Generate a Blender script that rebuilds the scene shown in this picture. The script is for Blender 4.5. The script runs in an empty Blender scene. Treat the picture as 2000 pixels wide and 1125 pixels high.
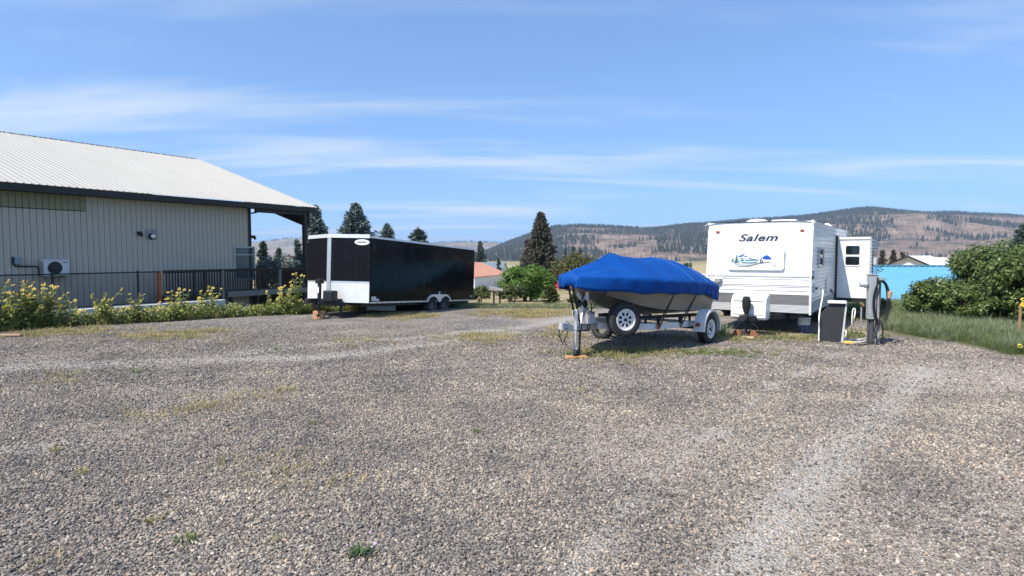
import bpy, math, random
import numpy as np
from mathutils import Vector, Matrix, noise as mnoise

R = math.radians
random.seed(7)
rng = np.random.default_rng(7)
scene = bpy.context.scene
COL = scene.collection

# ------------------------------------------------------------------ camera
CAM_H = 1.93
F = 1200.0                      # focal length in pixels of the 2000 px wide photograph
PITCH = math.atan(64.5 / F)
cam_d = bpy.data.cameras.new('camera')
cam = bpy.data.objects.new('camera', cam_d)
COL.objects.link(cam)
cam.location = (0, 0, CAM_H)
cam.rotation_euler = (R(90) - PITCH, 0, 0)
cam_d.sensor_width = 36
cam_d.lens = F / 2000 * 36
cam_d.clip_start = 0.05
cam_d.clip_end = 20000
scene.camera = cam

# ------------------------------------------------------------------ sky and sun
SUN_AZ, SUN_EL = 49.0, 53.0      # sun stands behind the camera, to the left
scene.view_settings.view_transform = 'Standard'
scene.view_settings.look = 'None'
scene.view_settings.gamma = 1
scene.view_settings.exposure = 0.52
world = bpy.data.worlds.new('World')
scene.world = world
world.use_nodes = True


def build_world():
    nt = world.node_tree
    N, L = nt.nodes, nt.links
    N.clear()
    out = N.new('ShaderNodeOutputWorld')
    bg = N.new('ShaderNodeBackground')
    bg.inputs['Strength'].default_value = 0.142
    sky = N.new('ShaderNodeTexSky')
    sky.sky_type = 'NISHITA'
    sky.sun_disc = False
    sky.sun_elevation = R(SUN_EL)
    sky.sun_rotation = R(180 + SUN_AZ)
    sky.altitude = 500
    sky.air_density = 1.0
    sky.dust_density = 0.8
    sky.ozone_density = 6.0
    tc = N.new('ShaderNodeTexCoord')
    sep = N.new('ShaderNodeSeparateXYZ')
    L.new(tc.outputs['Generated'], sep.inputs[0])

    def m(op, a, b=None, clamp=False):
        n = N.new('ShaderNodeMath')
        n.operation = op
        n.use_clamp = clamp
        for i, v in enumerate((a, b)):
            if v is None:
                continue
            if isinstance(v, (int, float)):
                n.inputs[i].default_value = v
            else:
                L.new(v, n.inputs[i])
        return n.outputs[0]
    svec = N.new('ShaderNodeCombineXYZ')          # softens the bright band at the horizon
    L.new(sep.outputs[0], svec.inputs[0])
    L.new(sep.outputs[1], svec.inputs[1])
    L.new(m('ADD', m('MULTIPLY', m('MAXIMUM', sep.outputs[2], 0.0), 0.7), 0.14), svec.inputs[2])
    L.new(svec.outputs[0], sky.inputs['Vector'])
    den = m('ADD', m('MAXIMUM', sep.outputs[2], 0.0), 0.10)
    px = m('DIVIDE', sep.outputs[0], den)
    py = m('DIVIDE', sep.outputs[1], den)
    cv = N.new('ShaderNodeCombineXYZ')
    L.new(m('MULTIPLY', m('ADD', px, m('MULTIPLY', py, 0.12)), 0.42), cv.inputs[0])
    L.new(m('MULTIPLY', py, 1.5), cv.inputs[1])
    cv.inputs[2].default_value = 3.7
    n1 = N.new('ShaderNodeTexNoise')
    n1.inputs['Scale'].default_value = 0.75
    n1.inputs['Detail'].default_value = 7
    n1.inputs['Roughness'].default_value = 0.52
    n1.inputs['Distortion'].default_value = 0.5
    L.new(cv.outputs[0], n1.inputs['Vector'])
    r1 = N.new('ShaderNodeMapRange')
    r1.interpolation_type = 'SMOOTHSTEP'
    r1.inputs['From Min'].default_value = 0.47
    r1.inputs['From Max'].default_value = 0.72
    L.new(n1.outputs[0], r1.inputs['Value'])
    fac = m('MULTIPLY', r1.outputs[0], 0.62, True)
    mix = N.new('ShaderNodeMix')
    mix.data_type = 'RGBA'
    L.new(fac, mix.inputs[0])
    tint = N.new('ShaderNodeMix')                   # camera white balance of the clear sky
    tint.data_type = 'RGBA'
    tint.blend_type = 'MULTIPLY'
    tint.inputs[0].default_value = 1
    tint.inputs[7].default_value = (1.06, 1.12, 1.13, 1)
    L.new(sky.outputs[0], tint.inputs[6])
    L.new(tint.outputs[2], mix.inputs[6])
    mix.inputs[7].default_value = (4.5, 4.75, 4.9, 1)
    L.new(mix.outputs[2], bg.inputs['Color'])
    L.new(bg.outputs[0], out.inputs['Surface'])


build_world()
sun_d = bpy.data.lights.new('sun', 'SUN')
sun_d.energy = 5.0
sun_d.angle = R(0.53)
sun_d.color = (1.0, 0.935, 0.835)
sun = bpy.data.objects.new('sun', sun_d)
COL.objects.link(sun)
_ts = Vector((-math.sin(R(SUN_AZ)) * math.cos(R(SUN_EL)), -math.cos(R(SUN_AZ)) * math.cos(R(SUN_EL)), math.sin(R(SUN_EL))))
sun.rotation_euler = _ts.to_track_quat('Z', 'Y').to_euler()
sun.location = _ts * 50


# ------------------------------------------------------------------ pixel helpers
def ray(x, y):
    u, v = (x - 1000) / F, (562.5 - y) / F
    c, s = math.cos(PITCH), math.sin(PITCH)
    return Vector((u, c + v * s, -s + v * c))


def at(x, y, Y):
    d = ray(x, y)
    return Vector((0, 0, CAM_H)) + d * (Y / d.y)


def gp(x, y, z=0.0):
    d = ray(x, y)
    return Vector((0, 0, CAM_H)) + d * ((z - CAM_H) / d.z)


# ------------------------------------------------------------------ materials
MATS = {}


def mat(name, col, rough=0.6, metal=0.0, var=0.12, scale=3.0, bump=0.0, bscale=None, col2=None, island=False, coat=0.0,
        trans=0.0, stretch=None, spec=0.5, detail=5.0):
    """principled surface: base colour broken up by noise (or per loose piece), optional bump"""
    if name in MATS:
        return MATS[name]
    m = bpy.data.materials.new(name)
    m.use_nodes = True
    nt = m.node_tree
    N, L = nt.nodes, nt.links
    p = N['Principled BSDF']
    p.inputs['Roughness'].default_value = rough
    p.inputs['Metallic'].default_value = metal
    p.inputs['Specular IOR Level'].default_value = spec
    p.inputs['Coat Weight'].default_value = coat
    c = Vector(col)
    lo = c * (1 - var)
    hi = Vector(col2) if col2 else c * (1 + var)
    if col2:
        lo = c
    ramp = N.new('ShaderNodeValToRGB')
    ramp.color_ramp.elements[0].color = (*lo, 1)
    ramp.color_ramp.elements[1].color = (*hi, 1)
    if island:
        g = N.new('ShaderNodeNewGeometry')
        L.new(g.outputs['Random Per Island'], ramp.inputs[0])
    else:
        ramp.color_ramp.elements[0].position = 0.3
        ramp.color_ramp.elements[1].position = 0.7
        tc = N.new('ShaderNodeTexCoord')
        nz = N.new('ShaderNodeTexNoise')
        nz.inputs['Scale'].default_value = scale
        nz.inputs['Detail'].default_value = detail
        nz.inputs['Roughness'].default_value = 0.6
        src = tc.outputs['Object']
        if stretch:
            mp = N.new('ShaderNodeMapping')
            mp.inputs['Scale'].default_value = stretch
            L.new(src, mp.inputs['Vector'])
            src = mp.outputs[0]
        L.new(src, nz.inputs['Vector'])
        L.new(nz.outputs[0], ramp.inputs[0])
    L.new(ramp.outputs[0], p.inputs['Base Color'])
    if trans > 0:
        p.inputs['Roughness'].default_value = rough
        tr = N.new('ShaderNodeBsdfTranslucent')
        ad = N.new('ShaderNodeMixShader')
        ad.inputs[0].default_value = trans
        L.new(ramp.outputs[0], tr.inputs['Color'])
        L.new(p.outputs[0], ad.inputs[1])
        L.new(tr.outputs[0], ad.inputs[2])
        L.new(ad.outputs[0], N['Material Output'].inputs['Surface'])
    if bump > 0:
        tc2 = N.new('ShaderNodeTexCoord')
        nb = N.new('ShaderNodeTexNoise')
        nb.inputs['Scale'].default_value = bscale or scale * 4
        nb.inputs['Detail'].default_value = 4
        L.new(tc2.outputs['Object'], nb.inputs['Vector'])
        b = N.new('ShaderNodeBump')
        b.inputs['Strength'].default_value = 1.0
        b.inputs['Distance'].default_value = bump
        L.new(nb.outputs[0], b.inputs['Height'])
        L.new(b.outputs[0], p.inputs['Normal'])
    MATS[name] = m
    return m


# ------------------------------------------------------------------ mesh builder
class MB:
    def __init__(s):
        s.v, s.f, s.sm = [], [], []

    def add(s, vs, fs, smooth=False):
        o = len(s.v)
        s.v.extend([tuple(v) for v in vs])
        s.f.extend([tuple(i + o for i in f) for f in fs])
        s.sm.extend([smooth] * len(fs))
        return s

    def box(s, x0, x1, y0, y1, z0, z1):
        return s.add([(x0, y0, z0), (x1, y0, z0), (x1, y1, z0), (x0, y1, z0), (x0, y0, z1), (x1, y0, z1), (x1, y1, z1), (x0, y1, z1)],
                     [(0, 3, 2, 1), (4, 5, 6, 7), (0, 1, 5, 4), (1, 2, 6, 5), (2, 3, 7, 6), (3, 0, 4, 7)])

    def beam(s, p0, p1, w, h, up=(0, 0, 1)):
        p0, p1 = Vector(p0), Vector(p1)
        d = (p1 - p0).normalized()
        u = Vector(up)
        if abs(d.dot(u)) > 0.98:
            u = Vector((0, 1, 0))
        r = d.cross(u).normalized()
        u = r.cross(d).normalized()
        vs = []
        for p in (p0, p1):
            for a, b in ((-1, -1), (1, -1), (1, 1), (-1, 1)):
                vs.append(p + r * (a * w / 2) + u * (b * h / 2))
        return s.add(vs, [(0, 1, 2, 3), (7, 6, 5, 4), (0, 4, 5, 1), (1, 5, 6, 2), (2, 6, 7, 3), (3, 7, 4, 0)])

    def tube(s, pts, r, n=8, caps=True, smooth=True):
        pts = [Vector(p) for p in pts]
        rs = r if isinstance(r, (list, tuple)) else [r] * len(pts)
        vs, fs = [], []
        prev = None
        for i, p in enumerate(pts):
            a = pts[max(i - 1, 0)]
            b = pts[min(i + 1, len(pts) - 1)]
            d = (b - a)
            d = d.normalized() if d.length > 1e-9 else Vector((0, 0, 1))
            if prev is None:
                u = Vector((0, 0, 1)) if abs(d.z) < 0.9 else Vector((1, 0, 0))
                prev = (u - d * u.dot(d)).normalized()
            else:
                q = prev - d * prev.dot(d)
                prev = q.normalized() if q.length > 1e-6 else prev
            w = d.cross(prev)
            for k in range(n):
                t = 2 * math.pi * k / n
                vs.append(p + (prev * math.cos(t) + w * math.sin(t)) * rs[i])
        for i in range(len(pts) - 1):
            for k in range(n):
                fs.append((i * n + k, i * n + (k + 1) % n, (i + 1) * n + (k + 1) % n, (i + 1) * n + k))
        s.add(vs, fs, smooth)
        if caps:
            s.add(vs[:n], [tuple(range(n - 1, -1, -1))])
            s.add(vs[-n:], [tuple(range(n))])
        return s

    def cyl(s, p0, p1, r, n=14):
        return s.tube([p0, p1], r, n)

    def prism(s, pts, vec):
        pts = [Vector(p) for p in pts]
        vec = Vector(vec)
        n = len(pts)
        nrm = Vector((0, 0, 0))
        for i in range(n):
            nrm += pts[i].cross(pts[(i + 1) % n])
        if nrm.dot(vec) > 0:
            pts = pts[::-1]
        s.add(pts + [p + vec for p in pts], [tuple(range(n)), tuple(range(2 * n - 1, n - 1, -1))] +
              [(i, i + n, (i + 1) % n + n, (i + 1) % n) for i in range(n)])
        return s

    def lathe(s, prof, o=(0, 0, 0), axis=(1, 0, 0), n=28, smooth=True):
        o, ax = Vector(o), Vector(axis).normalized()
        u = Vector((0, 0, 1)) if abs(ax.z) < 0.9 else Vector((1, 0, 0))
        u = (u - ax * u.dot(ax)).normalized()
        w = ax.cross(u)
        vs, fs = [], []
        for r, h in prof:
            for k in range(n):
                t = 2 * math.pi * k / n
                vs.append(o + ax * h + (u * math.cos(t) + w * math.sin(t)) * r)
        for i in range(len(prof) - 1):
            for k in range(n):
                fs.append((i * n + k, i * n + (k + 1) % n, (i + 1) * n + (k + 1) % n, (i + 1) * n + k))
        return s.add(vs, fs, smooth)

    def grid(s, rows, smooth=True, close=False):
        nr, nc = len(rows), len(rows[0])
        vs = [p for r in rows for p in r]
        fs = []
        for i in range(nr - 1):
            for j in range(nc - (0 if close else 1)):
                k = (j + 1) % nc
                fs.append((i * nc + j, i * nc + k, (i + 1) * nc + k, (i + 1) * nc + j))
        return s.add(vs, fs, smooth)

    def mesh(s, name, m):
        me = bpy.data.meshes.new(name)
        me.from_pydata(s.v, [], s.f)
        me.polygons.foreach_set('use_smooth', s.sm)
        if m is not None:
            me.materials.append(m)
        me.update()
        return me

    def build(s, name, m, parent=None, bevel=0.0):
        return link(name, s.mesh(name, m), parent, bevel)


def link(name, me, parent=None, bevel=0.0):
    o = bpy.data.objects.new(name, me)
    COL.objects.link(o)
    if parent is not None:
        o.parent = parent
    if bevel > 0:
        b = o.modifiers.new('bevel', 'BEVEL')
        b.width = bevel
        b.segments = 2
        b.limit_method = 'ANGLE'
        b.angle_limit = R(40)
    return o


def tag(o, label, cat, group=None):
    o['label'] = label
    o['category'] = cat
    if group:
        o['group'] = group
    return o


def kind(o, k):
    o['kind'] = k
    return o


def thing(name, label, cat, loc=(0, 0, 0), rz=0.0, rx=0.0, group=None):
    o = bpy.data.objects.new(name, None)
    COL.objects.link(o)
    o.location = loc
    o.rotation_euler = (rx, 0, rz)
    o.empty_display_size = 0.2
    return tag(o, label, cat, group)


def copy_tree(o, parent=None):
    c = o.copy()
    COL.objects.link(c)
    c.parent = parent
    for ch in list(o.children):
        copy_tree(ch, c)
    return c


def nmesh(name, V, Fc, m, smooth=False):
    """fast mesh from numpy arrays; faces all with the same corner count"""
    me = bpy.data.meshes.new(name)
    nv, nf, k = len(V), len(Fc), Fc.shape[1]
    me.vertices.add(nv)
    me.vertices.foreach_set('co', np.ascontiguousarray(V, dtype=np.float32).ravel())
    me.loops.add(nf * k)
    me.loops.foreach_set('vertex_index', np.ascontiguousarray(Fc, dtype=np.int32).ravel())
    me.polygons.add(nf)
    me.polygons.foreach_set('loop_start', np.arange(0, nf * k, k, dtype=np.int32))
    me.polygons.foreach_set('loop_total', np.full(nf, k, dtype=np.int32))
    me.polygons.foreach_set('use_smooth', np.full(nf, smooth, dtype=bool))
    if m is not None:
        me.materials.append(m)
    me.update(calc_edges=True)
    return me


def scatter(name, P, rot, scl, protos):
    """stuff: instances of the prototype meshes on the points P"""
    me = bpy.data.meshes.new(name)
    me.vertices.add(len(P))
    me.vertices.foreach_set('co', np.asarray(P, dtype=np.float32).ravel())
    a = me.attributes.new('rot', 'FLOAT_VECTOR', 'POINT')
    a.data.foreach_set('vector', np.asarray(rot, dtype=np.float32).ravel())
    a = me.attributes.new('scl', 'FLOAT_VECTOR', 'POINT')
    a.data.foreach_set('vector', np.asarray(scl, dtype=np.float32).ravel())
    me.update()
    o = link(name, me)
    kind(o, 'stuff')
    coll = bpy.data.collections.new(name + '_source')
    for i, pm in enumerate(protos):
        coll.objects.link(bpy.data.objects.new(name + '_piece', pm))
    ng = bpy.data.node_groups.new(name + '_nodes', 'GeometryNodeTree')
    ng.interface.new_socket('Geometry', in_out='INPUT', socket_type='NodeSocketGeometry')
    ng.interface.new_socket('Geometry', in_out='OUTPUT', socket_type='NodeSocketGeometry')
    N, L = ng.nodes, ng.links
    gi, go = N.new('NodeGroupInput'), N.new('NodeGroupOutput')
    ci = N.new('GeometryNodeCollectionInfo')
    ci.inputs['Collection'].default_value = coll
    ci.inputs['Separate Children'].default_value = True
    ci.inputs['Reset Children'].default_value = True
    ip = N.new('GeometryNodeInstanceOnPoints')
    ip.inputs['Pick Instance'].default_value = True
    rv = N.new('FunctionNodeRandomValue')
    rv.data_type = 'INT'
    rv.inputs['Min'].default_value = 0
    rv.inputs['Max'].default_value = len(protos) - 1
    for s_ in rv.inputs:
        if s_.name == 'Min' and s_.type == 'INT':
            s_.default_value = 0
        if s_.name == 'Max' and s_.type == 'INT':
            s_.default_value = len(protos) - 1
    ra, sa = N.new('GeometryNodeInputNamedAttribute'), N.new('GeometryNodeInputNamedAttribute')
    ra.data_type = sa.data_type = 'FLOAT_VECTOR'
    ra.inputs['Name'].default_value = 'rot'
    sa.inputs['Name'].default_value = 'scl'
    er = N.new('FunctionNodeEulerToRotation')
    L.new(gi.outputs[0], ip.inputs['Points'])
    L.new(ci.outputs[0], ip.inputs['Instance'])
    ri = [s_ for s_ in rv.outputs if s_.type == 'INT'][0]
    L.new(ri, ip.inputs['Instance Index'])
    L.new(ra.outputs[0], er.inputs[0])
    L.new(er.outputs[0], ip.inputs['Rotation'])
    L.new(sa.outputs[0], ip.inputs['Scale'])
    L.new(ip.outputs[0], go.inputs[0])
    md = o.modifiers.new('scatter', 'NODES')
    md.node_group = ng
    return o


# common materials
BLACK = mat('black_paint', (0.012, 0.012, 0.013), 0.45, var=0.3)
RUBBER = mat('tyre_rubber', (0.018, 0.018, 0.018), 0.8, var=0.35, scale=12, bump=0.002, bscale=60)
WHITE = mat('white_paint', (0.78, 0.78, 0.76), 0.35, var=0.04, scale=2)
GALV = mat('galvanised_steel', (0.45, 0.46, 0.47), 0.45, 0.6, var=0.2, scale=9)
ALU = mat('aluminium', (0.72, 0.72, 0.72), 0.35, 0.75, var=0.08, scale=6)
STEEL_DARK = mat('dark_steel', (0.03, 0.03, 0.032), 0.5, 0.3, var=0.4, scale=10)
WOOD = mat('weathered_wood', (0.36, 0.21, 0.11), 0.8, var=0.3, scale=6, stretch=(1, 12, 12), bump=0.004)
GLASS_DARK = mat('dark_glass', (0.006, 0.007, 0.008), 0.05, var=0.1)
# ------------------------------------------------------------------ terrain
PADL = [gp(-420, 690), gp(-150, 664), gp(0, 648), gp(173, 636), gp(288, 630), gp(416, 622), gp(608, 612), gp(700, 604), gp(780, 596)]
PADR = [Vector((12.6, -5, 0)), Vector((12.2, 9.5, 0)), gp(2000, 698), gp(1950, 690), gp(1870, 671), gp(1790, 662), gp(1718, 650), Vector((11.6, 19, 0)), Vector((12.0, 26, 0))]


def xs_at(line, Y):
    ys = np.array([p.y for p in line])
    xs = np.array([p.x for p in line])
    o = np.argsort(ys)
    return np.interp(Y, ys[o], xs[o])


def vnoise(X, Y, s, seed=0.0):
    """cheap smooth value noise on numpy arrays, about -1..1"""
    x, y = np.asarray(X) * s + seed * 13.7 + 1000, np.asarray(Y) * s + seed * 7.3 + 1000
    xi, yi = np.floor(x).astype(np.int64), np.floor(y).astype(np.int64)
    fx, fy = x - xi, y - yi
    fx, fy = fx * fx * (3 - 2 * fx), fy * fy * (3 - 2 * fy)

    def h(a, b):
        n = (a * 374761393 + b * 668265263 + int(seed * 101) * 974634777) & 0x7fffffff
        n = ((n ^ (n >> 13)) * 1274126177) & 0x7fffffff
        return ((n ^ (n >> 16)) & 0xffff) / 32767.5 - 1
    return (h(xi, yi) * (1 - fx) + h(xi + 1, yi) * fx) * (1 - fy) + (h(xi, yi + 1) * (1 - fx) + h(xi + 1, yi + 1) * fx) * fy


def fnoise(X, Y, s, seed=0.0, o=4):
    t, a = 0, 1.0
    for k in range(o):
        t = t + a * vnoise(X, Y, s * 2 ** k, seed + k)
        a *= 0.5
    return t / 1.9


def ss(a, b, x):
    t = np.clip((x - a) / (b - a), 0, 1)
    return t * t * (3 - 2 * t)


def terrain(X, Y):
    X, Y = np.asarray(X, float), np.asarray(Y, float)
    z = -0.15 * np.clip((Y - 20) / 4.3, 0, 1) ** 1.5 - 0.047 * np.clip(Y - 24.3, 0, 86)
    z = z - 0.0075 * np.clip(Y - 110, 0, 900)
    dl = xs_at(PADL, np.clip(Y, 9, 22.6)) - X          # metres left of the left pad edge
    trough = ss(0.1, 1.7, dl) * (1 - ss(24, 40, Y))
    z = z - 0.95 * trough
    # raised ground under the workshop, held by the concrete edge
    w = (X + 10.23) * 0.854 - (Y - 31.9) * 0.52        # metres in front of the eave line
    along = (X + 10.23) * 0.52 + (Y - 31.9) * 0.854
    up = ss(1.25, 1.05, w) * ss(-5.9, -6.2, along)
    z = z * (1 - up) + 0.0 * up
    dr = X - xs_at(PADR, np.clip(Y, -5, 26))
    z = z + 0.10 * ss(0.0, 0.9, dr) * (1 - ss(2, 6, dr)) - 1.7 * ss(3.5, 11, dr) * ss(14, 22, Y) * (1 - ss(60, 140, Y))
    pad = (1 - ss(0, .3, dl)) * (1 - ss(0, .3, dr)) * (1 - ss(24, 26, Y))
    z = z + pad * 0.03 * fnoise(X, Y, 0.35, 3, 3)
    far = ss(150, 900, np.hypot(X, Y))
    return z + far * 2.0 * vnoise(X, Y, 0.004, 5)


TRK = [([gp(1812, 722), gp(1740, 790), gp(1640, 880), gp(1500, 1030), gp(1400, 1180)], .27),
       ([gp(1640, 690), gp(1500, 760), gp(1390, 850), gp(1250, 960), gp(1050, 1200)], .09),
       ([gp(470, 690), gp(640, 672), gp(820, 660), gp(1010, 640), gp(1150, 616)], .35),
       ([gp(0, 720), gp(300, 706), gp(620, 700), gp(880, 668), gp(1000, 650)], .38),
       ([gp(-60, 884), gp(0, 880), gp(70, 873)], .13)]


def track(X, Y):
    X, Y = np.asarray(X, float), np.asarray(Y, float)
    best = np.zeros_like(X)
    for line, w in TRK:
        d = np.full_like(X, 1e9)
        for a, b in zip(line[:-1], line[1:]):
            ex, ey = b.x - a.x, b.y - a.y
            t = np.clip(((X - a.x) * ex + (Y - a.y) * ey) / (ex * ex + ey * ey), 0, 1)
            d = np.minimum(d, np.hypot(X - a.x - t * ex, Y - a.y - t * ey))
        d = d + 0.14 * fnoise(X, Y, 1.6, 2, 3)
        best = np.maximum(best, (1 - ss(w * .2, w * 1.6, d)) * (.8 + .2 * ss(-.5, .3, fnoise(X, Y, .8, 14, 3))))
    return best


def dust(X, Y):
    """where tan fines show between the stones"""
    return np.clip(ss(.05, .75, fnoise(X, Y, .55, 9, 4) + .45 * ss(-1.5, 5, X)), 0, 1)


def weedy(X, Y):
    """where dry grass has come up through the gravel"""
    f = ss(.12, .5, fnoise(X, Y, .5, 21, 4))
    band = np.exp(-((Y - (16.2 + .12 * X)) / 2.0) ** 2)                     # long strip in front of the box trailer
    far = ss(14.5, 17.5, Y) * ss(-8, -2, X) * (1 - ss(.5, 3, X)) * .55
    near = .05 * (1 - ss(-1, 2, X)) * (1 - ss(11, 14, Y))
    clump = (.3 + .7 * ss(5.0, 10.0, Y)) * sum(np.exp(-(((X - p.x) / r_) ** 2 + ((Y - p.y) / r_) ** 2)) for p, r_ in WEED_SPOTS)
    return np.clip(f * (band + far + near) + clump * .9, 0, 1)


WEED_SPOTS = [(gp(930, 660), .7), (gp(1240, 690), .7), (gp(1180, 690), .35), (gp(1440, 660), .55), (gp(1550, 662), .5), (gp(1090, 655), .45),
              (gp(410, 795), .3), (gp(300, 802), .3), (gp(505, 775), .3), (gp(470, 920), .3), (gp(550, 935), .25),
              (gp(340, 655), .9), (gp(120, 648), .8), (gp(1120, 640), .6), (gp(1000, 612), 1.0), (gp(1060, 608), 1.0)]


def ax(vals):
    return np.array(sorted(set(np.round(vals, 3))))


def spread(a, b, n, p=3.0):
    t = np.linspace(0, 1, n) ** p
    return a + (b - a) * t


GX = ax(np.concatenate([np.arange(-24, 18.01, .3), spread(18, 7000, 46), spread(-24, -7000, 46)]))
GY = ax(np.concatenate([np.arange(1, 32.01, .3), spread(32, 7500, 50), spread(1, -300, 14)]))
XX, YY = np.meshgrid(GX, GY)
ZZ = terrain(XX, YY)
nx, ny = len(GX), len(GY)
idx = np.arange(nx * ny).reshape(ny, nx)
FC = np.stack([idx[:-1, :-1], idx[:-1, 1:], idx[1:, 1:], idx[1:, :-1]], -1).reshape(-1, 4)


def ground_mat():
    m = bpy.data.materials.new('gravel_and_field')
    m.use_nodes = True
    N, L = m.node_tree.nodes, m.node_tree.links
    p = N['Principled BSDF']
    p.inputs['Roughness'].default_value = 0.9
    p.inputs['Specular IOR Level'].default_value = 0.2
    tc = N.new('ShaderNodeTexCoord')

    def noise(scale, detail=5, rough=.6):
        n = N.new('ShaderNodeTexNoise')
        n.inputs['Scale'].default_value = scale
        n.inputs['Detail'].default_value = detail
        n.inputs['Roughness'].default_value = rough
        L.new(tc.outputs['Object'], n.inputs['Vector'])
        return n.outputs[0]

    def ramp(src, *els):
        r = N.new('ShaderNodeValToRGB')
        e = r.color_ramp.elements
        while len(e) < len(els):
            e.new(.5)
        for el, (pos, c) in zip(e, els):
            el.position = pos
            el.color = (*c, 1)
        L.new(src, r.inputs[0])
        return r.outputs[0]

    def mix(f, a, b, blend='MIX'):
        n = N.new('ShaderNodeMix')
        n.data_type = 'RGBA'
        n.blend_type = blend
        if isinstance(f, float):
            n.inputs[0].default_value = f
        else:
            L.new(f, n.inputs[0])
        L.new(a, n.inputs[6])
        L.new(b, n.inputs[7])
        return n.outputs[2]

    def attr(name):
        a = N.new('ShaderNodeAttribute')
        a.attribute_name = name
        return a.outputs['Fac']
    vo = N.new('ShaderNodeTexVoronoi')
    vo.inputs['Scale'].default_value = 48
    L.new(tc.outputs['Object'], vo.inputs['Vector'])
    sp = N.new('ShaderNodeSeparateColor')
    L.new(vo.outputs['Color'], sp.inputs[0])
    stone = ramp(sp.outputs[0], (0, (.08, .076, .074)), (.3, (.155, .146, .138)), (.65, (.24, .23, .22)), (.9, (.34, .315, .285)), (1, (.47, .45, .42)))
    vo2 = N.new('ShaderNodeTexVoronoi')
    vo2.inputs['Scale'].default_value = 11
    L.new(tc.outputs['Object'], vo2.inputs['Vector'])
    sp2 = N.new('ShaderNodeSeparateColor')
    L.new(vo2.outputs['Color'], sp2.inputs[0])
    patch = ramp(sp2.outputs[1], (0, (.72, .72, .74)), (1, (1.2, 1.18, 1.15)))
    stone = mix(1.0, stone, patch, 'MULTIPLY')
    big = ramp(noise(.8, 6), (.3, (.74, .73, .74)), (.7, (1.2, 1.14, 1.06)))
    stone = mix(1.0, stone, big, 'MULTIPLY')
    fines = ramp(noise(60, 4), (.3, (.27, .225, .185)), (.7, (.42, .355, .295)))
    dustf = N.new('ShaderNodeMath')
    dustf.operation = 'MULTIPLY'
    L.new(attr('dust'), dustf.inputs[0])
    dustf.inputs[1].default_value = .75
    gravel = mix(dustf.outputs[0], stone, fines)
    packed = ramp(noise(45, 5), (.3, (.29, .27, .245)), (.7, (.46, .43, .39)))
    trf = N.new('ShaderNodeMath')
    trf.operation = 'MULTIPLY'
    L.new(attr('track'), trf.inputs[0])
    trf.inputs[1].default_value = .9
    gravel = mix(trf.outputs[0], gravel, packed)
    dry = ramp(noise(.22, 7, .65), (.30, (.20, .17, .085)), (.5, (.34, .275, .15)), (.7, (.42, .34, .205)))
    green = ramp(noise(.6, 6), (.3, (.045, .07, .02)), (.7, (.13, .13, .05)))
    field = mix(attr('green'), dry, green)
    col = mix(attr('gravel'), field, gravel)
    L.new(col, p.inputs['Base Color'])
    b = N.new('ShaderNodeBump')
    b.inputs['Distance'].default_value = .03
    b.inputs['Strength'].default_value = .9
    inv = N.new('ShaderNodeMath')
    inv.operation = 'SUBTRACT'
    inv.inputs[0].default_value = 1
    L.new(vo.outputs['Distance'], inv.inputs[1])
    L.new(inv.outputs[0], b.inputs['Height'])
    L.new(b.outputs[0], p.inputs['Normal'])
    return m


me = nmesh('ground', np.stack([XX.ravel(), YY.ravel(), ZZ.ravel()], 1), FC, ground_mat(), True)
xr, yr = XX.ravel(), YY.ravel()
_dl = xs_at(PADL, np.clip(yr, 2, 22.6)) - xr
_dr = xr - xs_at(PADR, np.clip(yr, -5, 26))
_n = .25 * fnoise(xr, yr, .9, 4, 3)
gmask = (1 - ss(-.1, .3, _dl + _n)) * (1 - ss(-.1, .3, _dr + _n)) * (1 - ss(23.2, 24.2, yr + 3 * _n))
green = np.clip(ss(-.1, .4, _dl) * (1 - ss(26, 45, yr)) + ss(0, .5, _dr) * (1 - ss(40, 80, yr)) + ss(400, 900, yr) * .35 + (1 - ss(25.5, 28.5, yr + 2 * _n)), 0, 1)
for nm, arr in (('gravel', gmask), ('green', green), ('track', track(xr, yr)), ('dust', dust(xr, yr))):
    a = me.attributes.new(nm, 'FLOAT', 'POINT')
    a.data.foreach_set('value', arr.astype(np.float32))
ground = kind(link('ground', me), 'structure')


# ------------------------------------------------------------------ gravel stones (nobody could count them)
def stone_mesh(i):
    r = np.random.default_rng(100 + i)
    t = (1 + 5 ** .5) / 2
    V = np.array([(-1, t, 0), (1, t, 0), (-1, -t, 0), (1, -t, 0), (0, -1, t), (0, 1, t), (0, -1, -t), (0, 1, -t), (t, 0, -1), (t, 0, 1), (-t, 0, -1), (-t, 0, 1)]) / 1.9
    Fs = np.array([(0, 11, 5), (0, 5, 1), (0, 1, 7), (0, 7, 10), (0, 10, 11), (1, 5, 9), (5, 11, 4), (11, 10, 2), (10, 7, 6), (7, 1, 8), (3, 9, 4), (3, 4, 2), (3, 2, 6), (3, 6, 8), (3, 8, 9), (4, 9, 5), (2, 4, 11), (6, 2, 10), (8, 6, 7), (9, 8, 1)])
    V = V * r.uniform(.6, 1.3, (12, 1)) * np.array([1, r.uniform(.6, .9), r.uniform(.5, .8)])
    return nmesh('gravel_stone', V, Fs, STONE)


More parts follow.
